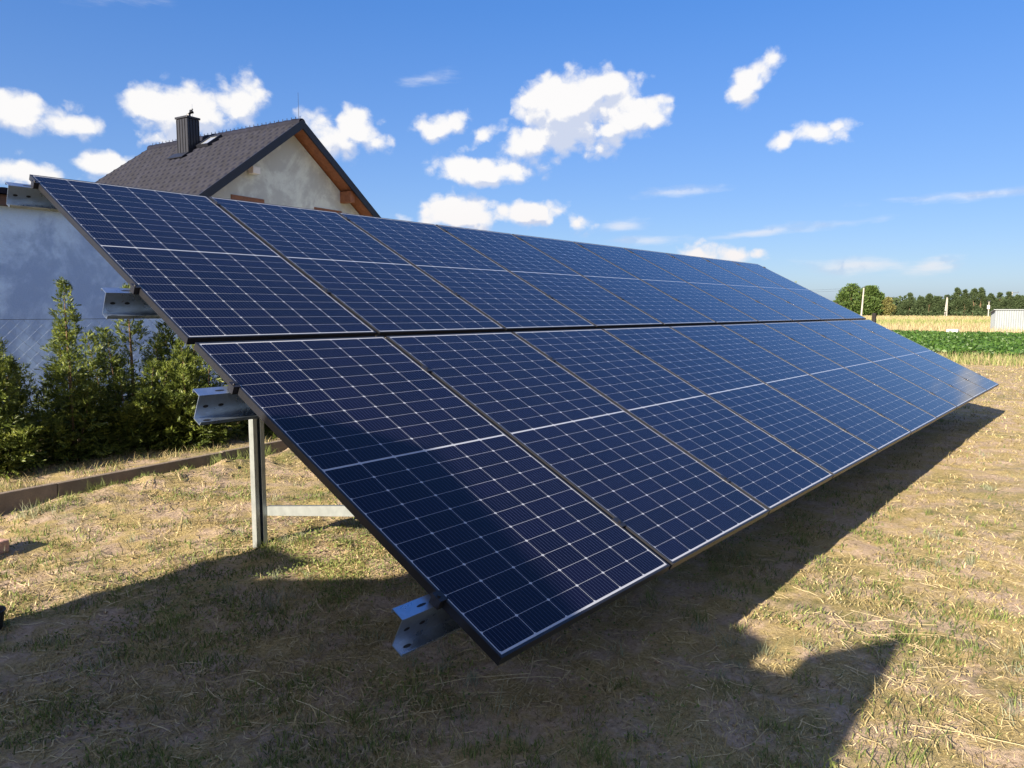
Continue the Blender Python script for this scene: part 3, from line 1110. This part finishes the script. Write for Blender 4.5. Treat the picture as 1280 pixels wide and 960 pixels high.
    keep = (bd < -0.06) & (rng.uniform(size=len(P)) < np.clip(0.12 + 1.6 * np.exp(-((bd + 0.3) / 0.35) ** 2), 0, 1))
    P = P[keep]
    n = len(P)
    base = unit(np.array([(x, y, z) for x in (-1, 1) for y in (-1, 1) for z in (-1, 1)], float))
    sz = np.minimum(np.exp(rng.normal(math.log(0.007), 0.5, n)), 0.015)
    V = base[None] * sz[:, None, None] * rng.uniform(0.6, 1.35, (n, 8, 1))
    V[:, :, 2] *= 0.75
    V += np.column_stack([P, ground_z(P[:, 0], P[:, 1]) + sz * 0.25])[:, None, :]
    cf = np.array([(0, 1, 3, 2), (4, 6, 7, 5), (0, 4, 5, 1), (2, 3, 7, 6), (0, 2, 6, 4), (1, 5, 7, 3)])
    F = (np.arange(n)[:, None, None] * 8 + cf[None]).reshape(-1, 4)
    o = np_mesh('soil_crumbs', V.reshape(-1, 3), F, [simple('soil_clod', (0.26, 0.19, 0.125), 0.95, 0, 0.3, 12, 0, 60, 0.1)], smooth=True)
    tag(o, 'crumbs and clods of dry soil on the bare ground', 'soil', kind='stuff')
    # grass growing on the bed strip behind the edging board
    n = 17000
    x = rng.uniform(-3, 7.5, n)
    bd = rng.uniform(0.10, 1.5, n) ** 1.2
    yb = (bd - (x - BOARD_A[0]) * bnor[0]) / bnor[1] + BOARD_A[1]
    t = fbm(x * 2.5, yb * 2.5, 3, 81)
    k = rng.uniform(size=n) < np.clip((t - 0.38) * 5, 0, 1)
    x, yb = x[k], yb[k]
    n = len(x)
    v, f = blades(np.column_stack([x, yb, ground_z(x, yb) - 0.003]), rng.uniform(.03, .11, n), rng.uniform(.003, .006, n), np.clip(np.abs(rng.normal(.9, .4, n)), 0, 1.45))
    o = np_mesh('bed_grass', v, f, [M_DRY, M_GREEN])
    q = (rng.uniform(size=n) < 0.4).astype(np.int32)
    o.data.polygons.foreach_set('material_index', np.concatenate([q, q]))
    tag(o, 'thin dry and green grass on the planting strip behind the edging board', 'grass', kind='stuff')


grass()


# ------------------------------------------------------------------ edging board, stones
def make_edging():
    o = MB()
    L_ = float(np.linalg.norm(BOARD_B - BOARD_A))
    n = 9
    for i in range(n):
        o.box((i * L_ / n + 0.003, -0.03, -0.15), ((i + 1) * L_ / n - 0.003, 0.03, 0.165 + (0.004 if i % 2 else 0)))
    ob = o.build('edging_board', simple('weathered_edging_concrete', (0.20, 0.165, 0.135), 0.9, 0, 0.25, 4, 0.5, 50, 0.2), bevel=0.006)
    ob.location = (BOARD_A[0], BOARD_A[1], 0)
    ob.rotation_euler = (0, 0, math.atan2(bdir[1], bdir[0]))
    tag(ob, 'long low brown grey edging board in front of the thuja hedge', 'edging board')


make_edging()

st = MB().box((-0.19, -0.09, 0), (0.19, 0.09, 0.09))
st = st.build('paving_brick', simple('pink_brick', (0.50, 0.31, 0.25), 0.9, 0, 0.2, 14, 0.4, 70, 0.2), bevel=0.012)
st.location = (-0.28, 4.41, 0.01)
st.rotation_euler = (0.03, 0.02, 0.35)
tag(st, 'pale pink brick lying on the ground at the left edge below the edging board', 'brick')

bk = empty('bucket', (-0.575, 3.03, 0.0))
bk.scale = (0.55, 0.55, 0.38)
tag(bk, 'small black plastic bucket standing in the grass at the left edge', 'bucket')
m_black = simple('black_plastic', (0.012, 0.012, 0.013), 0.5)
prof = [(0.0, 0.0), (0.105, 0.0), (0.135, 0.25), (0.142, 0.25), (0.142, 0.262), (0.128, 0.262), (0.100, 0.012), (0.0, 0.012)]
b_ = MB()
sd = 24
vs = [(r_ * math.cos(2 * math.pi * k / sd), r_ * math.sin(2 * math.pi * k / sd), z_) for r_, z_ in prof for k in range(sd)]
fs = [(i * sd + k, i * sd + (k + 1) % sd, (i + 1) * sd + (k + 1) % sd, (i + 1) * sd + k) for i in range(len(prof) - 1) for k in range(sd)]
b_.add(vs, fs)
b_.build('pail', m_black, bk, smooth=False)
MB().tube([(0.14 * math.cos(q), 0.14 * math.sin(q) * 0.97, 0.25 - 0.10 * math.sin(q) ** 0.5 if math.sin(q) > 0 else 0.25) for q in np.linspace(0, math.pi, 13)], 0.004, 6).build('handle', M_GALV, bk)


# ------------------------------------------------------------------ thuja hedge and mesh fence
M_THUJA = leaf_material('thuja_sprays', [(0.0, (0.022, 0.040, 0.010)), (0.4, (0.070, 0.100, 0.018)), (0.7, (0.17, 0.21, 0.035)), (1.0, (0.42, 0.42, 0.10))], 0.5, 0.38, 0.4, (7.0, 0.6))
M_BARK = simple('thin_bark', (0.14, 0.095, 0.06), 0.9, 0, 0.3, 18, 0.5, 80, 0.1)


def make_thuja(loc, hgt, rad, label, leader=0.0, n=2600, seed=0):
    root = empty('thuja_shrub', loc)
    tag(root, label, 'shrub', 'thuja shrubs of the hedge')
    g = np.random.default_rng(seed + 100)
    # several leaning spires per shrub, each hung with flat feathery fronds
    sp = [(0, 0, hgt + leader, 0.0, 0.0, rad * 0.52)]
    for k in range(7):
        q = g.uniform(0, 6.3)
        d = rad * g.uniform(0.35, 0.8)
        sp.append((d * math.cos(q) * 0.5, d * math.sin(q) * 0.5, hgt * g.uniform(0.55, 0.95), d * math.cos(q), d * math.sin(q), rad * g.uniform(0.40, 0.58)))
    for k in range(9):
        q = g.uniform(0, 6.3)
        sp.append((0, 0, hgt * g.uniform(0.30, 0.5), rad * 1.0 * math.cos(q), rad * 1.0 * math.sin(q), rad * 0.48))
    Pl, Dl, Ol, Ll = [], [], [], []
    tot = sum(q[2] * q[5] for q in sp)
    br = MB()
    for i, (bx, by, h, tx, ty, r0) in enumerate(sp):
        m = int(n * h * r0 / tot)
        t = g.uniform(0.03, 1.0, m) ** 0.85
        if i == 0 and leader:
            t = np.concatenate([t, g.uniform(0.7, 1.0, 60)])
            m = len(t)
        a = g.uniform(0, 2 * math.pi, m)
        rr = (r0 * np.clip(1 - t, 0, 1) ** 0.75 * (0.55 + 0.9 * vnoise(t * 7 + i * 3.1, a, seed)) + 0.012) * np.sqrt(g.uniform(0.12, 1, m))
        if i == 0 and leader:
            rr = np.where(t > hgt / (hgt + leader) * 0.9, np.minimum(rr, 0.10 * (1 - t) / 0.3 + 0.02), rr)
        x = bx + (tx - bx) * t + rr * np.cos(a)
        y = by + (ty - by) * t + rr * np.sin(a)
        Pl.append(np.stack([x, y, h * t], 1))
        o = np.stack([np.cos(a), np.sin(a), np.zeros(m)], 1)
        Ol.append(o)
        Dl.append(o * (1.05 - 0.55 * t)[:, None] + np.array([0, 0, 1.0]) * (0.25 + 0.75 * t)[:, None] + g.normal(size=(m, 3)) * 0.38)
        Ll.append(g.uniform(0.09, 0.19, m) * (1.1 - 0.45 * t))
        if i < 8:
            br.tube([(bx * 0.2, by * 0.2, 0.03), (bx + (tx - bx) * 0.5, by + (ty - by) * 0.5, h * 0.5), (tx, ty, h * 0.97)], [0.011, 0.007, 0.002], 5)
    P, D, O, L_ = np.concatenate(Pl), unit(np.concatenate(Dl)), np.concatenate(Ol), np.concatenate(Ll)
    m = len(P)
    S = unit(np.cross(D, O + g.normal(size=(m, 3)) * 0.7))
    Vv, Ff, off = [], [], 0
    for k in range(11):
        t = k / 10
        sg = 1 if k % 2 else -1
        ang = (0.75 - 0.35 * t) * sg if k < 10 else 0.0
        d2 = unit(D * math.cos(ang) + S * math.sin(ang) + np.array([0, 0, -0.10]) + g.normal(size=(m, 3)) * 0.10)
        ln = L_ * (0.50 * (1 - 0.55 * t)) * g.uniform(0.7, 1.25, m)
        v, f = leaf_quads(P + D * (L_ * t * 0.75)[:, None] + np.array([0, 0, -0.02]) * t * t, d2, ln, ln * 0.20 + 0.002)
        Vv.append(v)
        Ff.append(f + off)
        off += len(v)
    np_mesh('foliage', np.concatenate(Vv), np.concatenate(Ff), [M_THUJA], root)
    b = MB()
    b.tube([(0, 0, -0.05), (0.01, 0, hgt * 0.5), (0, 0.01, hgt * 0.9 + leader)], [0.028, 0.018, 0.004], 7)
    b.build('trunk', M_BARK, root)
    br.build('branches', M_BARK, root)
    return root


make_thuja((-0.55, 6.88, 0.10), 1.54, 0.65, 'thuja shrub at the left end of the hedge, mostly outside the picture', 0, 2600, seed=1)
make_thuja((0.45, 6.83, 0.10), 1.38, 0.63, 'low thuja shrub cut by the left edge of the picture', 0.0, 3000, seed=2)
make_thuja((1.26, 6.88, 0.10), 1.50, 0.53, 'slender thuja shrub with one tall spiky leader against the blue wall', 0.34, 2600, seed=3)
make_thuja((1.95, 7.03, 0.10), 1.54, 0.65, 'bushy thuja shrub right of the tall spiky one, its tip beside the steel purlin end', 0.26, 3400, seed=4)
make_thuja((2.60, 6.88, 0.10), 1.56, 0.73, 'broad dense thuja shrub left of the first steel post', 0, 3800, seed=5)
make_thuja((3.45, 6.93, 0.10), 1.49, 0.68, 'thuja shrub half hidden by the edge of the solar panels', 0, 2600, seed=6)
make_thuja((4.3, 6.98, 0.10), 1.54, 0.68, 'thuja shrub at the far right end of the hedge, behind the solar panels', 0, 2200, seed=7)


def make_fence():
    root = empty('mesh_fence', (0, 8.35, 0))
    tag(root, 'grey chain link fence with top wire between the hedge and the blue wall', 'fence')
    x0, x1, z0, z1 = -4.0, 6.0, 0.12, 1.56
    st_ = 0.13
    m = MB()
    hgt = z1 - z0
    n = int((x1 - x0) / st_)
    for k in range(-int(hgt / st_) - 1, n):
        for sg in (1, -1):
            a = x0 + k * st_ if sg > 0 else x0 + k * st_ + hgt
            p0, p1 = Vector((a, 0.002 * sg, z0)), Vector((a + sg * hgt, 0.002 * sg, z1))
            lo, hi = (p0, p1) if sg > 0 else (p1, p0)
            if hi.x < x0 or lo.x > x1:
                continue
            m.tube([p0, p1], 0.0021, 3, False)
    m.build('mesh', M_GALV, root)
    w = MB()
    w.tube([(x0, 0, z1), (x1, 0, z1)], 0.0030, 6)
    w.build('top_wire', M_BLACKMETAL, root)
    for x in (-3.2, -0.6, 3.3, 5.9):
        MB().tube([(x, 0.03, -0.2), (x, 0.03, 1.64)], 0.022, 10).build('post', M_GALV, root)


make_fence()


# ------------------------------------------------------------------ far field: crop, meadow, wood
M_CROP = leaf_material('crop_leaves', [(0.0, (0.022, 0.055, 0.010)), (0.45, (0.045, 0.105, 0.018)), (1.0, (0.09, 0.17, 0.032))], 0.5, 0.3, 0.4)
M_MEADOW = leaf_material('meadow_stalks', [(0.0, (0.20, 0.16, 0.085)), (0.5, (0.31, 0.255, 0.145)), (1.0, (0.43, 0.36, 0.22))], 0.8, 0.2)
M_MEADOWG = leaf_material('meadow_green', [(0.0, (0.13, 0.17, 0.05)), (1.0, (0.26, 0.30, 0.10))], 0.7, 0.3)


def far_field():
    # leafy root crop in close rows
    n = 210000
    x = 26.6 + (rng.uniform(0, 1, n) ** 1.5) * 25.5
    y = rng.uniform(-16, 26, n)
    row = np.round(x / 0.45) * 0.45
    x = row + rng.normal(0, 0.11, n)
    h = rng.uniform(0.05, 0.36, n) * (0.8 + 0.4 * vnoise(x * 1.1, y * 1.1, 3))
    P = np.column_stack([x, y, h])
    D = np.column_stack([rng.normal(0, 1, n), rng.normal(0, 1, n), rng.uniform(-0.2, 0.8, n)])
    ln = rng.uniform(0.08, 0.17, n)
    v, f = leaf_quads(P, D, ln, ln * 0.6)
    tag(np_mesh('crop_field', v, f, [M_CROP]), 'dark green leafy crop field beyond the lawn', 'crop', kind='stuff')
    soil = MB().box((26.4, -16.5, -0.4), (52.3, 26.5, 0.03))
    tag(soil.build('field_soil', simple('field_soil', (0.09, 0.075, 0.045), 0.95, 0, 0.3, 2, 0, 60, 0.1)), kind='structure')
    # taller unmown fringe between lawn and crop
    n = 26000
    x = 25.9 + rng.normal(0, 0.55, n)
    y = rng.uniform(-16, 26, n)
    v, f = blades(np.column_stack([x, y, np.zeros(n)]), rng.uniform(.12, .42, n), rng.uniform(.008, .018, n), np.clip(np.abs(rng.normal(.4, .3, n)), 0, 1.3))
    o = np_mesh('field_margin', v, f, [M_MEADOW, M_MEADOWG])
    q = (rng.uniform(size=n) < 0.55).astype(np.int32)
    o.data.polygons.foreach_set('material_index', np.concatenate([q, q]))
    tag(o, 'unmown fringe of yellow green grass along the edge of the crop', 'grass', kind='stuff')
    # dry meadow
    n = 110000
    x = 52.5 + rng.uniform(0, 1, n) ** 1.4 * 150
    y = -40 + rng.uniform(0, 1, n) * 140
    h = rng.uniform(0.25, 0.62, n)
    gb = fbm(x * 0.06, y * 0.02, 3, 91)
    v, f = blades(np.column_stack([x, y, np.zeros(n)]), h, 0.03 + (x - 50) * 0.0006, np.clip(np.abs(rng.normal(.35, .25, n)), 0, 1.2))
    o = np_mesh('dry_meadow', v, f, [M_MEADOW, M_MEADOWG])
    q = ((rng.uniform(size=n) < np.clip((gb - 0.42) * 4, 0.08, 0.75)) & (x > 62)).astype(np.int32)
    o.data.polygons.foreach_set('material_index', np.concatenate([q, q]))
    tag(o, 'tall pale dry meadow grass between the crop and the trees', 'meadow', kind='stuff')


far_field()

M_PINE = leaf_material('pine_needles', [(0.0, (0.018, 0.032, 0.016)), (0.5, (0.040, 0.062, 0.026)), (1.0, (0.075, 0.10, 0.045))], 0.7, 0.15, 0.2)
M_DECID = leaf_material('broad_leaves', [(0.0, (0.028, 0.055, 0.014)), (0.5, (0.060, 0.105, 0.024)), (1.0, (0.12, 0.17, 0.045))], 0.6, 0.25, 0.3)
M_YELLOWLEAF = leaf_material('yellowish_leaves', [(0.0, (0.07, 0.075, 0.02)), (1.0, (0.19, 0.18, 0.06))], 0.6, 0.25, 0.3)


def make_tree(loc, hgt, rad, mat, label, name, seed, conifer=False, n=2200, leaf=0.30, cat='tree', group='trees at the edge of the wood'):
    root = empty(name, loc)
    tag(root, label, cat, group)
    g = np.random.default_rng(seed)
    nb = 26 if conifer else 46
    Cs, Rs = [], []
    for k in range(nb):
        if conifer:
            z = g.uniform(0.10, 1.0)
            w = rad * (1 - z) ** 0.65 * g.uniform(0.6, 1.15) + 0.05
            rr = w * 0.65
            a = g.uniform(0, 6.3)
            Cs.append((rr * math.cos(a), rr * math.sin(a), z * hgt * 0.96))
            Rs.append(0.20 * rad * (1.5 - z) + 0.14)
        else:
            a = g.uniform(0, 6.3)
            z = g.uniform(0.07, 0.90)
            w = rad * max(math.sin(min(1, z * 1.05 + 0.08) * math.pi) ** 0.6, 0.85 if z < 0.5 else 0)
            rr = w * math.sqrt(g.uniform(0.05, 0.8))
            Cs.append((rr * math.cos(a), rr * math.sin(a), z * hgt))
            Rs.append(rad * g.uniform(0.18, 0.42))
    Cs = np.array(Cs)
    Rs = np.array(Rs)
    k = g.integers(0, nb, n)
    q = unit(g.normal(size=(n, 3))) * (g.uniform(0.25, 1, (n, 1)) ** 0.5) * Rs[k][:, None]
    P = Cs[k] + q
    P[:, 2] = np.clip(P[:, 2], 0.15, hgt)
    D = q + g.normal(size=(n, 3)) * 0.3 + np.array([0, 0, 0.25])
    ln = g.uniform(0.6, 1.3, n) * leaf
    v, f = leaf_quads(P, D, ln, ln * (0.35 if conifer else 0.75))
    np_mesh('crown', v, f, [mat], root)
    t = MB()
    t.tube([(0, 0, -0.2), (0.05, 0, hgt * 0.4), (0, 0.05, hgt * 0.9)], [0.025 * hgt, 0.016 * hgt, 0.004 * hgt], 7)
    for j in range(7):
        c = Cs[j % nb]
        t.tube([(0, 0, c[2] * 0.65), tuple(c)], [0.008 * hgt, 0.003 * hgt], 5)
    t.build('trunk', M_BARK, root)
    return root


def line_tree(px_y, dist):
    return px_y, dist


# the wood's edge as seen from the lawn, each tree at its own spot
make_tree((211.5, 56.9, 0), 8.5, 4.5, M_DECID, 'large round broadleaf tree behind the nearest pole, lighter green of the pair', 'broadleaf_tree', 11, n=9000, leaf=0.46)
make_tree((213.5, 52.9, 0), 7.9, 4.3, M_DECID, 'large dark broadleaf tree right behind the nearest pole', 'broadleaf_tree', 12, n=9000, leaf=0.46)
make_tree((214.0, 48.3, 0), 5.2, 1.9, M_YELLOWLEAF, 'small yellowish tree at the right foot of the dark broadleaf tree', 'broadleaf_tree', 13, n=2200, leaf=0.34)
make_tree((236.0, 71.6, 0), 5.6, 1.7, M_PINE, 'lone dark tree top showing just above the far panel edge', 'broadleaf_tree', 14, n=1800)
pines = [
    (216.0, 45.6, 4.0, 1.3), (216.8, 43.8, 6.2, 2.0), (219, 41.6, 5.4, 1.8), (219.5, 39.8, 6.0, 2.0), (221, 38.0, 5.4, 2.0), (221.5, 36.0, 5.7, 1.9),
    (222.5, 33.9, 7.6, 2.0), (223, 32.2, 7.0, 1.9), (224, 30.4, 7.4, 1.7), (224, 28.8, 7.7, 1.8), (225, 26.8, 5.9, 1.9), (226, 24.9, 6.2, 1.6),
    (226, 23.0, 6.3, 2.0), (227, 21.2, 5.5, 1.8), (228, 19.4, 5.9, 1.9), (229, 17.6, 5.7, 1.9), (230, 15.8, 5.0, 1.6), (236, 6.8, 4.4, 1.8), (237, 4.2, 4.0, 1.7),
]
where = ['small pine at the left end of the pine row', 'second pine from the left, round topped', 'third pine from the left', 'fourth pine from the left, spreading',
         'fifth pine from the left', 'sixth pine from the left', 'tall pointed pine left of the twin pole', 'tall pine just left of the twin pole', 'tall slim pine just right of the twin pole',
         'tallest pine, right of the twin pole', 'lower pine right of the tallest one', 'pine in the right half of the row, medium height', 'round pine right of the middle of the row',
         'fourth pine from the right end of the row', 'third pine from the right end of the row', 'second pine from the right end of the row', 'last pine at the right end of the row',
         'small pine standing apart behind the metal shed', 'small pine furthest right behind the metal shed']
for i, (x, y, h, r_) in enumerate(pines):
    y = y + 0.0
    make_tree((x, y, 0), h * 0.97, r_ * 1.25, M_PINE, where[i] + ' at the wood edge', 'pine_tree', 200 + i, True, 4200, 0.44)


def far_wood():
    n = 26000
    a = np.radians(rng.uniform(20, 140, n))
    r = rng.uniform(620, 700, n)
    x, y = r * np.sin(a), r * np.cos(a)
    top = 7.5 + 4.5 * fbm(a * 60, a * 0 + 1, 3, 17)
    z = rng.uniform(0.0, 1, n) * top
    P = np.column_stack([x, y, z])
    D = rng.normal(size=(n, 3))
    v, f = leaf_quads(P, D, rng.uniform(2.5, 4.5, n), rng.uniform(2.0, 3.5, n))
    tag(np_mesh('distant_wood', v, f, [M_PINE]), 'dark line of distant woodland along the horizon', 'wood', kind='stuff')
    # low scrub under the edge of the pines
    n = 9000
    x = rng.uniform(205, 232, n)
    y = 62 - (x - 205) * 0 - rng.uniform(0, 62, n)
    z = rng.uniform(0, 1, n) ** 1.5 * 1.5
    v, f = leaf_quads(np.column_stack([x + 8, y, z]), rng.normal(size=(n, 3)), rng.uniform(.3, .6, n), rng.uniform(.2, .45, n))
    tag(np_mesh('undergrowth', v, f, [M_PINE]), 'dark scrubby undergrowth below the pines at the wood edge', 'undergrowth', kind='stuff')


far_wood()

# ------------------------------------------------------------------ poles, shed and small far things
M_CONC = simple('pale_concrete', (0.30, 0.29, 0.27), 0.9, 0, 0.12, 3, 0.2, 40, 0.2)


def pole(loc, h, rad, label, twin=False, box=False, arm=0.0, lean=(0, 0)):
    root = empty('utility_pole', loc)
    tag(root, label, 'utility pole', 'utility poles beyond the field')
    m = MB()
    m.tube([(0, 0, -0.3), (lean[0], lean[1], h)], [rad, rad * 0.7], 10)
    m.build('shaft', M_CONC, root)
    if twin:
        MB().tube([(0.2, -0.45, -0.3), (lean[0] + 0.05, lean[1] - 0.1, h * 0.93)], [rad * 0.9, rad * 0.6], 10).build('stay', M_CONC, root)
    if box:
        MB().box((-0.36, -0.24, h * 0.56), (-0.13, 0.24, h * 0.56 + 0.8)).build('switch_box', simple('white_box', (0.4, 0.4, 0.39), 0.5), root, bevel=0.02)
    if arm:
        a = MB().box((-0.10 + lean[0], lean[1] - arm, h - 0.65), (0.10 + lean[0], lean[1] + arm, h - 0.40))
        a.build('crossarm', M_DARKSHEET, root)
    for q in (-1, 0, 1):
        y = lean[1] + (q * arm * 0.9 if arm else q * 0.25)
        MB().tube([(lean[0], y, h - (0.40 if arm else 0.1)), (lean[0], y, h + 0.28)], [0.07, 0.05], 7).build('insulator', M_DARKSHEET, root)
    return root


pole((196.6, 50.3, 0), 7.2, 0.22, 'tall pale concrete pole in front of the big broadleaf trees', lean=(0, -0.35))
pole((226.8 - 12, 35.3, 0), 5.0, 0.17, 'leaning pale twin concrete pole in front of the tallest pines', twin=True, lean=(0, -0.4))
pole((181.2, 21.6, 0), 3.5, 0.12, 'short thin pole with a white box left of the metal shed', box=True)
pole((478, 48.8, 0), 11.6, 0.24, 'distant pole with a wide crossarm rising behind the metal shed', arm=2.9)


def cable():
    m = MB()
    a = Vector((196.6, 49.4, 7.3))
    b = Vector((196.6 + 10, 49.4 + 75, 8.0))
    for dy, dz in ((0, 0), (0.2, -0.5)):
        pts = []
        for k in range(17):
            t = k / 16
            p = a.lerp(b, t)
            p.z += dz - 4 * 0.9 * t * (1 - t)
            p.x += dy
            pts.append(p)
        m.tube(pts, 0.018, 5)
    tag(m.build('overhead_cable', M_BLACKMETAL), 'thin overhead cable running left from the tall concrete pole', 'cable')


cable()


def make_far_shed():
    root = empty('metal_shed', (67.0, 6.7, 0), (0, 0, R(-78)))
    tag(root, 'low shed of pale corrugated metal at the right edge beyond the crop', 'shed')
    M_CORR = simple('pale_corrugated_metal', (0.235, 0.265, 0.29), 0.45, 0.35, 0.10, 0.8)
    w, d, h0, h1 = 7.0, 3.2, 1.70, 1.45
    n = 46

    def sheet(p0, p1, za, zb, nrm):
        m = MB()
        vs, fs = [], []
        for i in range(n * 2 + 1):
            t = i / (n * 2)
            p = Vector(p0).lerp(Vector(p1), t) + Vector(nrm) * (0.035 if i % 2 else 0.0)
            vs += [(p.x, p.y, -0.1), (p.x, p.y, za + (zb - za) * t)]
        fs = [(2 * i, 2 * i + 2, 2 * i + 3, 2 * i + 1) for i in range(n * 2)]
        return m.add(vs, fs)
    sheet((0, 0, 0), (w, 0, 0), h0, h0, (0, -1, 0)).build('front_wall', M_CORR, root)
    sheet((0, d, 0), (w, d, 0), h1, h1, (0, 1, 0)).build('rear_wall', M_CORR, root)
    sheet((0, 0, 0), (0, d, 0), h0, h1, (-1, 0, 0)).build('side_wall', M_CORR, root)
    sheet((w, 0, 0), (w, d, 0), h0, h1, (1, 0, 0)).build('side_wall', M_CORR, root)
    m = MB()
    m.prism([(-0.18, h0 + 0.015), (d + 0.15, h1 - 0.01), (d + 0.15, h1 + 0.03), (-0.18, h0 + 0.055)], lambda a, b: (-0.15, a, b), lambda a, b: (w + 0.15, a, b))
    m.build('roof', M_CORR, root)


make_far_shed()

tr = empty('water_trough', (53.4, 7.35, 0))
tag(tr, 'small white trough at the far edge of the crop field', 'trough')
m_w = simple('white_enamel', (0.78, 0.78, 0.76), 0.4, 0, 0.05)
t_ = MB()
t_.box((-0.35, -0.30, 0.02), (0.35, 0.30, 0.08))
for lo, hi in (((-0.35, -0.30, 0.081), (-0.30, 0.30, 0.46)), ((0.30, -0.30, 0.081), (0.35, 0.30, 0.46)), ((-0.299, -0.30, 0.081), (0.299, -0.25, 0.46)), ((-0.299, 0.25, 0.081), (0.299, 0.30, 0.46))):
    t_.box(lo, hi)
t_.build('basin', m_w, tr, bevel=0.01)

dp = MB().box((-0.042, -0.042, -0.3), (0.042, 0.042, 1.60)).build('wooden_post', simple('dark_stained_wood', (0.016, 0.014, 0.014), 0.85, 0, 0.3, 8, 0.4, 40, 0.2), bevel=0.008)
dp.location = (17.75, 3.31, 0)
tag(dp, 'dark wooden post standing just beyond the far end of the panels', 'post')


def sapling(loc, h, label, seed):
    g = np.random.default_rng(seed)
    root = empty('sapling', loc)
    tag(root, label, 'sapling')
    m = MB()
    P, D = [], []
    for k in range(4):
        q = g.uniform(0, 6.3)
        tip = Vector((0.20 * math.cos(q), 0.20 * math.sin(q), h * g.uniform(0.90, 1.0)))
        m.tube([(0, 0, -0.05), tip * 0.55 + Vector((0, 0, 0.1)), tip], [0.010, 0.006, 0.002], 5)
        for j in range(60):
            t = g.uniform(0.2, 1.0)
            P.append(tip * t)
            D.append(g.normal(size=3) + np.array([0, 0, 0.3]))
    m.build('stem', M_BARK, root)
    ln = g.uniform(0.03, 0.07, len(P))
    v, f = leaf_quads(np.array([tuple(p) for p in P]), np.array(D), ln, ln * 0.35)
    np_mesh('foliage', v, f, [M_GREEN], root)


sapling((9.53, 6.95, 0), 2.98, 'thin sapling tip showing above the middle of the panel top edge', 3)
sapling((15.4, 4.55, 0), 2.45, 'thin sapling tip showing above the far sloping panel edge', 4)


# ------------------------------------------------------------------ left of the picture: unseen shed, pillar and screen made up to throw the lower left shadow
def make_shadow_casters():
    root = empty('shadow_shed', (-5.0, -0.17, 0))
    tag(root, 'unseen boarded shed with brick chimney, added to cast the lower left shadow', 'shed')
    te = math.tan(se)
    H_ = lambda xe: (xe + 5.0) * te  # height set by how far the shadow must reach
    m_board = wood_material('grey_brown_boards', (0.16, 0.12, 0.09), (0.28, 0.22, 0.16), (3, 20, 3))
    # front outline (y, z), shaped to cast the wanted shadow
    pts = [(-0.425, 0), (1.82, 0), (1.82, H_(1.35)), (1.25, H_(3.35)), (0.9, H_(3.30)), (0.0, H_(1.88)), (-0.25, H_(1.75)), (-0.425, H_(1.78))]
    MB().prism(pts, lambda a, b: (-2.2, a, b - 0.06 * (b > 0.1)), lambda a, b: (0, a, b - 0.06 * (b > 0.1))).build('wall', m_board, root)
    r_ = MB()
    top = [(-0.25, H_(1.75) - 0.03), (0.0, H_(1.88) - 0.03), (0.9, H_(3.30) - 0.03), (1.25, H_(3.35) - 0.03), (1.90, H_(1.35) - 0.03)]
    pl = top + [(a, b + 0.05) for a, b in reversed(top)]
    r_.prism(pl, lambda a, b: (-2.3, a, b), lambda a, b: (0.06, a, b))
    r_.build('roof', M_TILE, root)
    c_ = MB().prism([(-0.78, 0), (-0.43, 0), (-0.43, H_(1.86)), (-0.78, H_(2.40))], lambda a, b: (-0.5, a, b), lambda a, b: (0, a, b))  # added stack, slanted to form the front tip of the shadow
    c_.build('chimney', simple('old_brick', (0.33, 0.16, 0.11), 0.9, 0, 0.3, 8, 0.4, 40, 0.2), root)
    d_ = MB().box((0.001, 0.35, 0.05), (0.03, 1.15, 1.95))
    dd = d_.build('door', m_board, root)
    MB().tube([(0.03, 1.05, 1.0), (0.075, 1.05, 1.0), (0.075, 1.05, 1.12), (0.03, 1.05, 1.12)], 0.008, 6).build('handle', M_BLACKMETAL, dd)
    p_ = MB().box((-0.25, -0.25, 0), (0.25, 0.27, H_(0.82)))  # unseen pillar added for the bump in the shadow edge
    p_.box((-0.27, -0.27, H_(0.82) + 0.0), (0.27, 0.29, H_(0.82) + 0.03))
    o = p_.build('shadow_pillar', M_CONC)
    o.location = (-5.0, 2.66, 0)
    tag(o, 'unseen square concrete pillar added beside the shed to cast a shadow', 'pillar')
    w_ = MB()  # unseen screen added to close the lit gap in the shadow
    w_.prism([(1.70, 0), (2.66, 0), (2.66, H_(0.36)), (1.70, H_(1.15))], lambda a, b: (0.27, a, b), lambda a, b: (0.32, a, b))
    w2 = w_.build('shadow_screen', m_board)
    w2.location = (-5.0, -0.17, 0)
    tag(w2, 'unseen sloping board screen added to cast shadow between shed and pillar', 'screen')


make_shadow_casters()
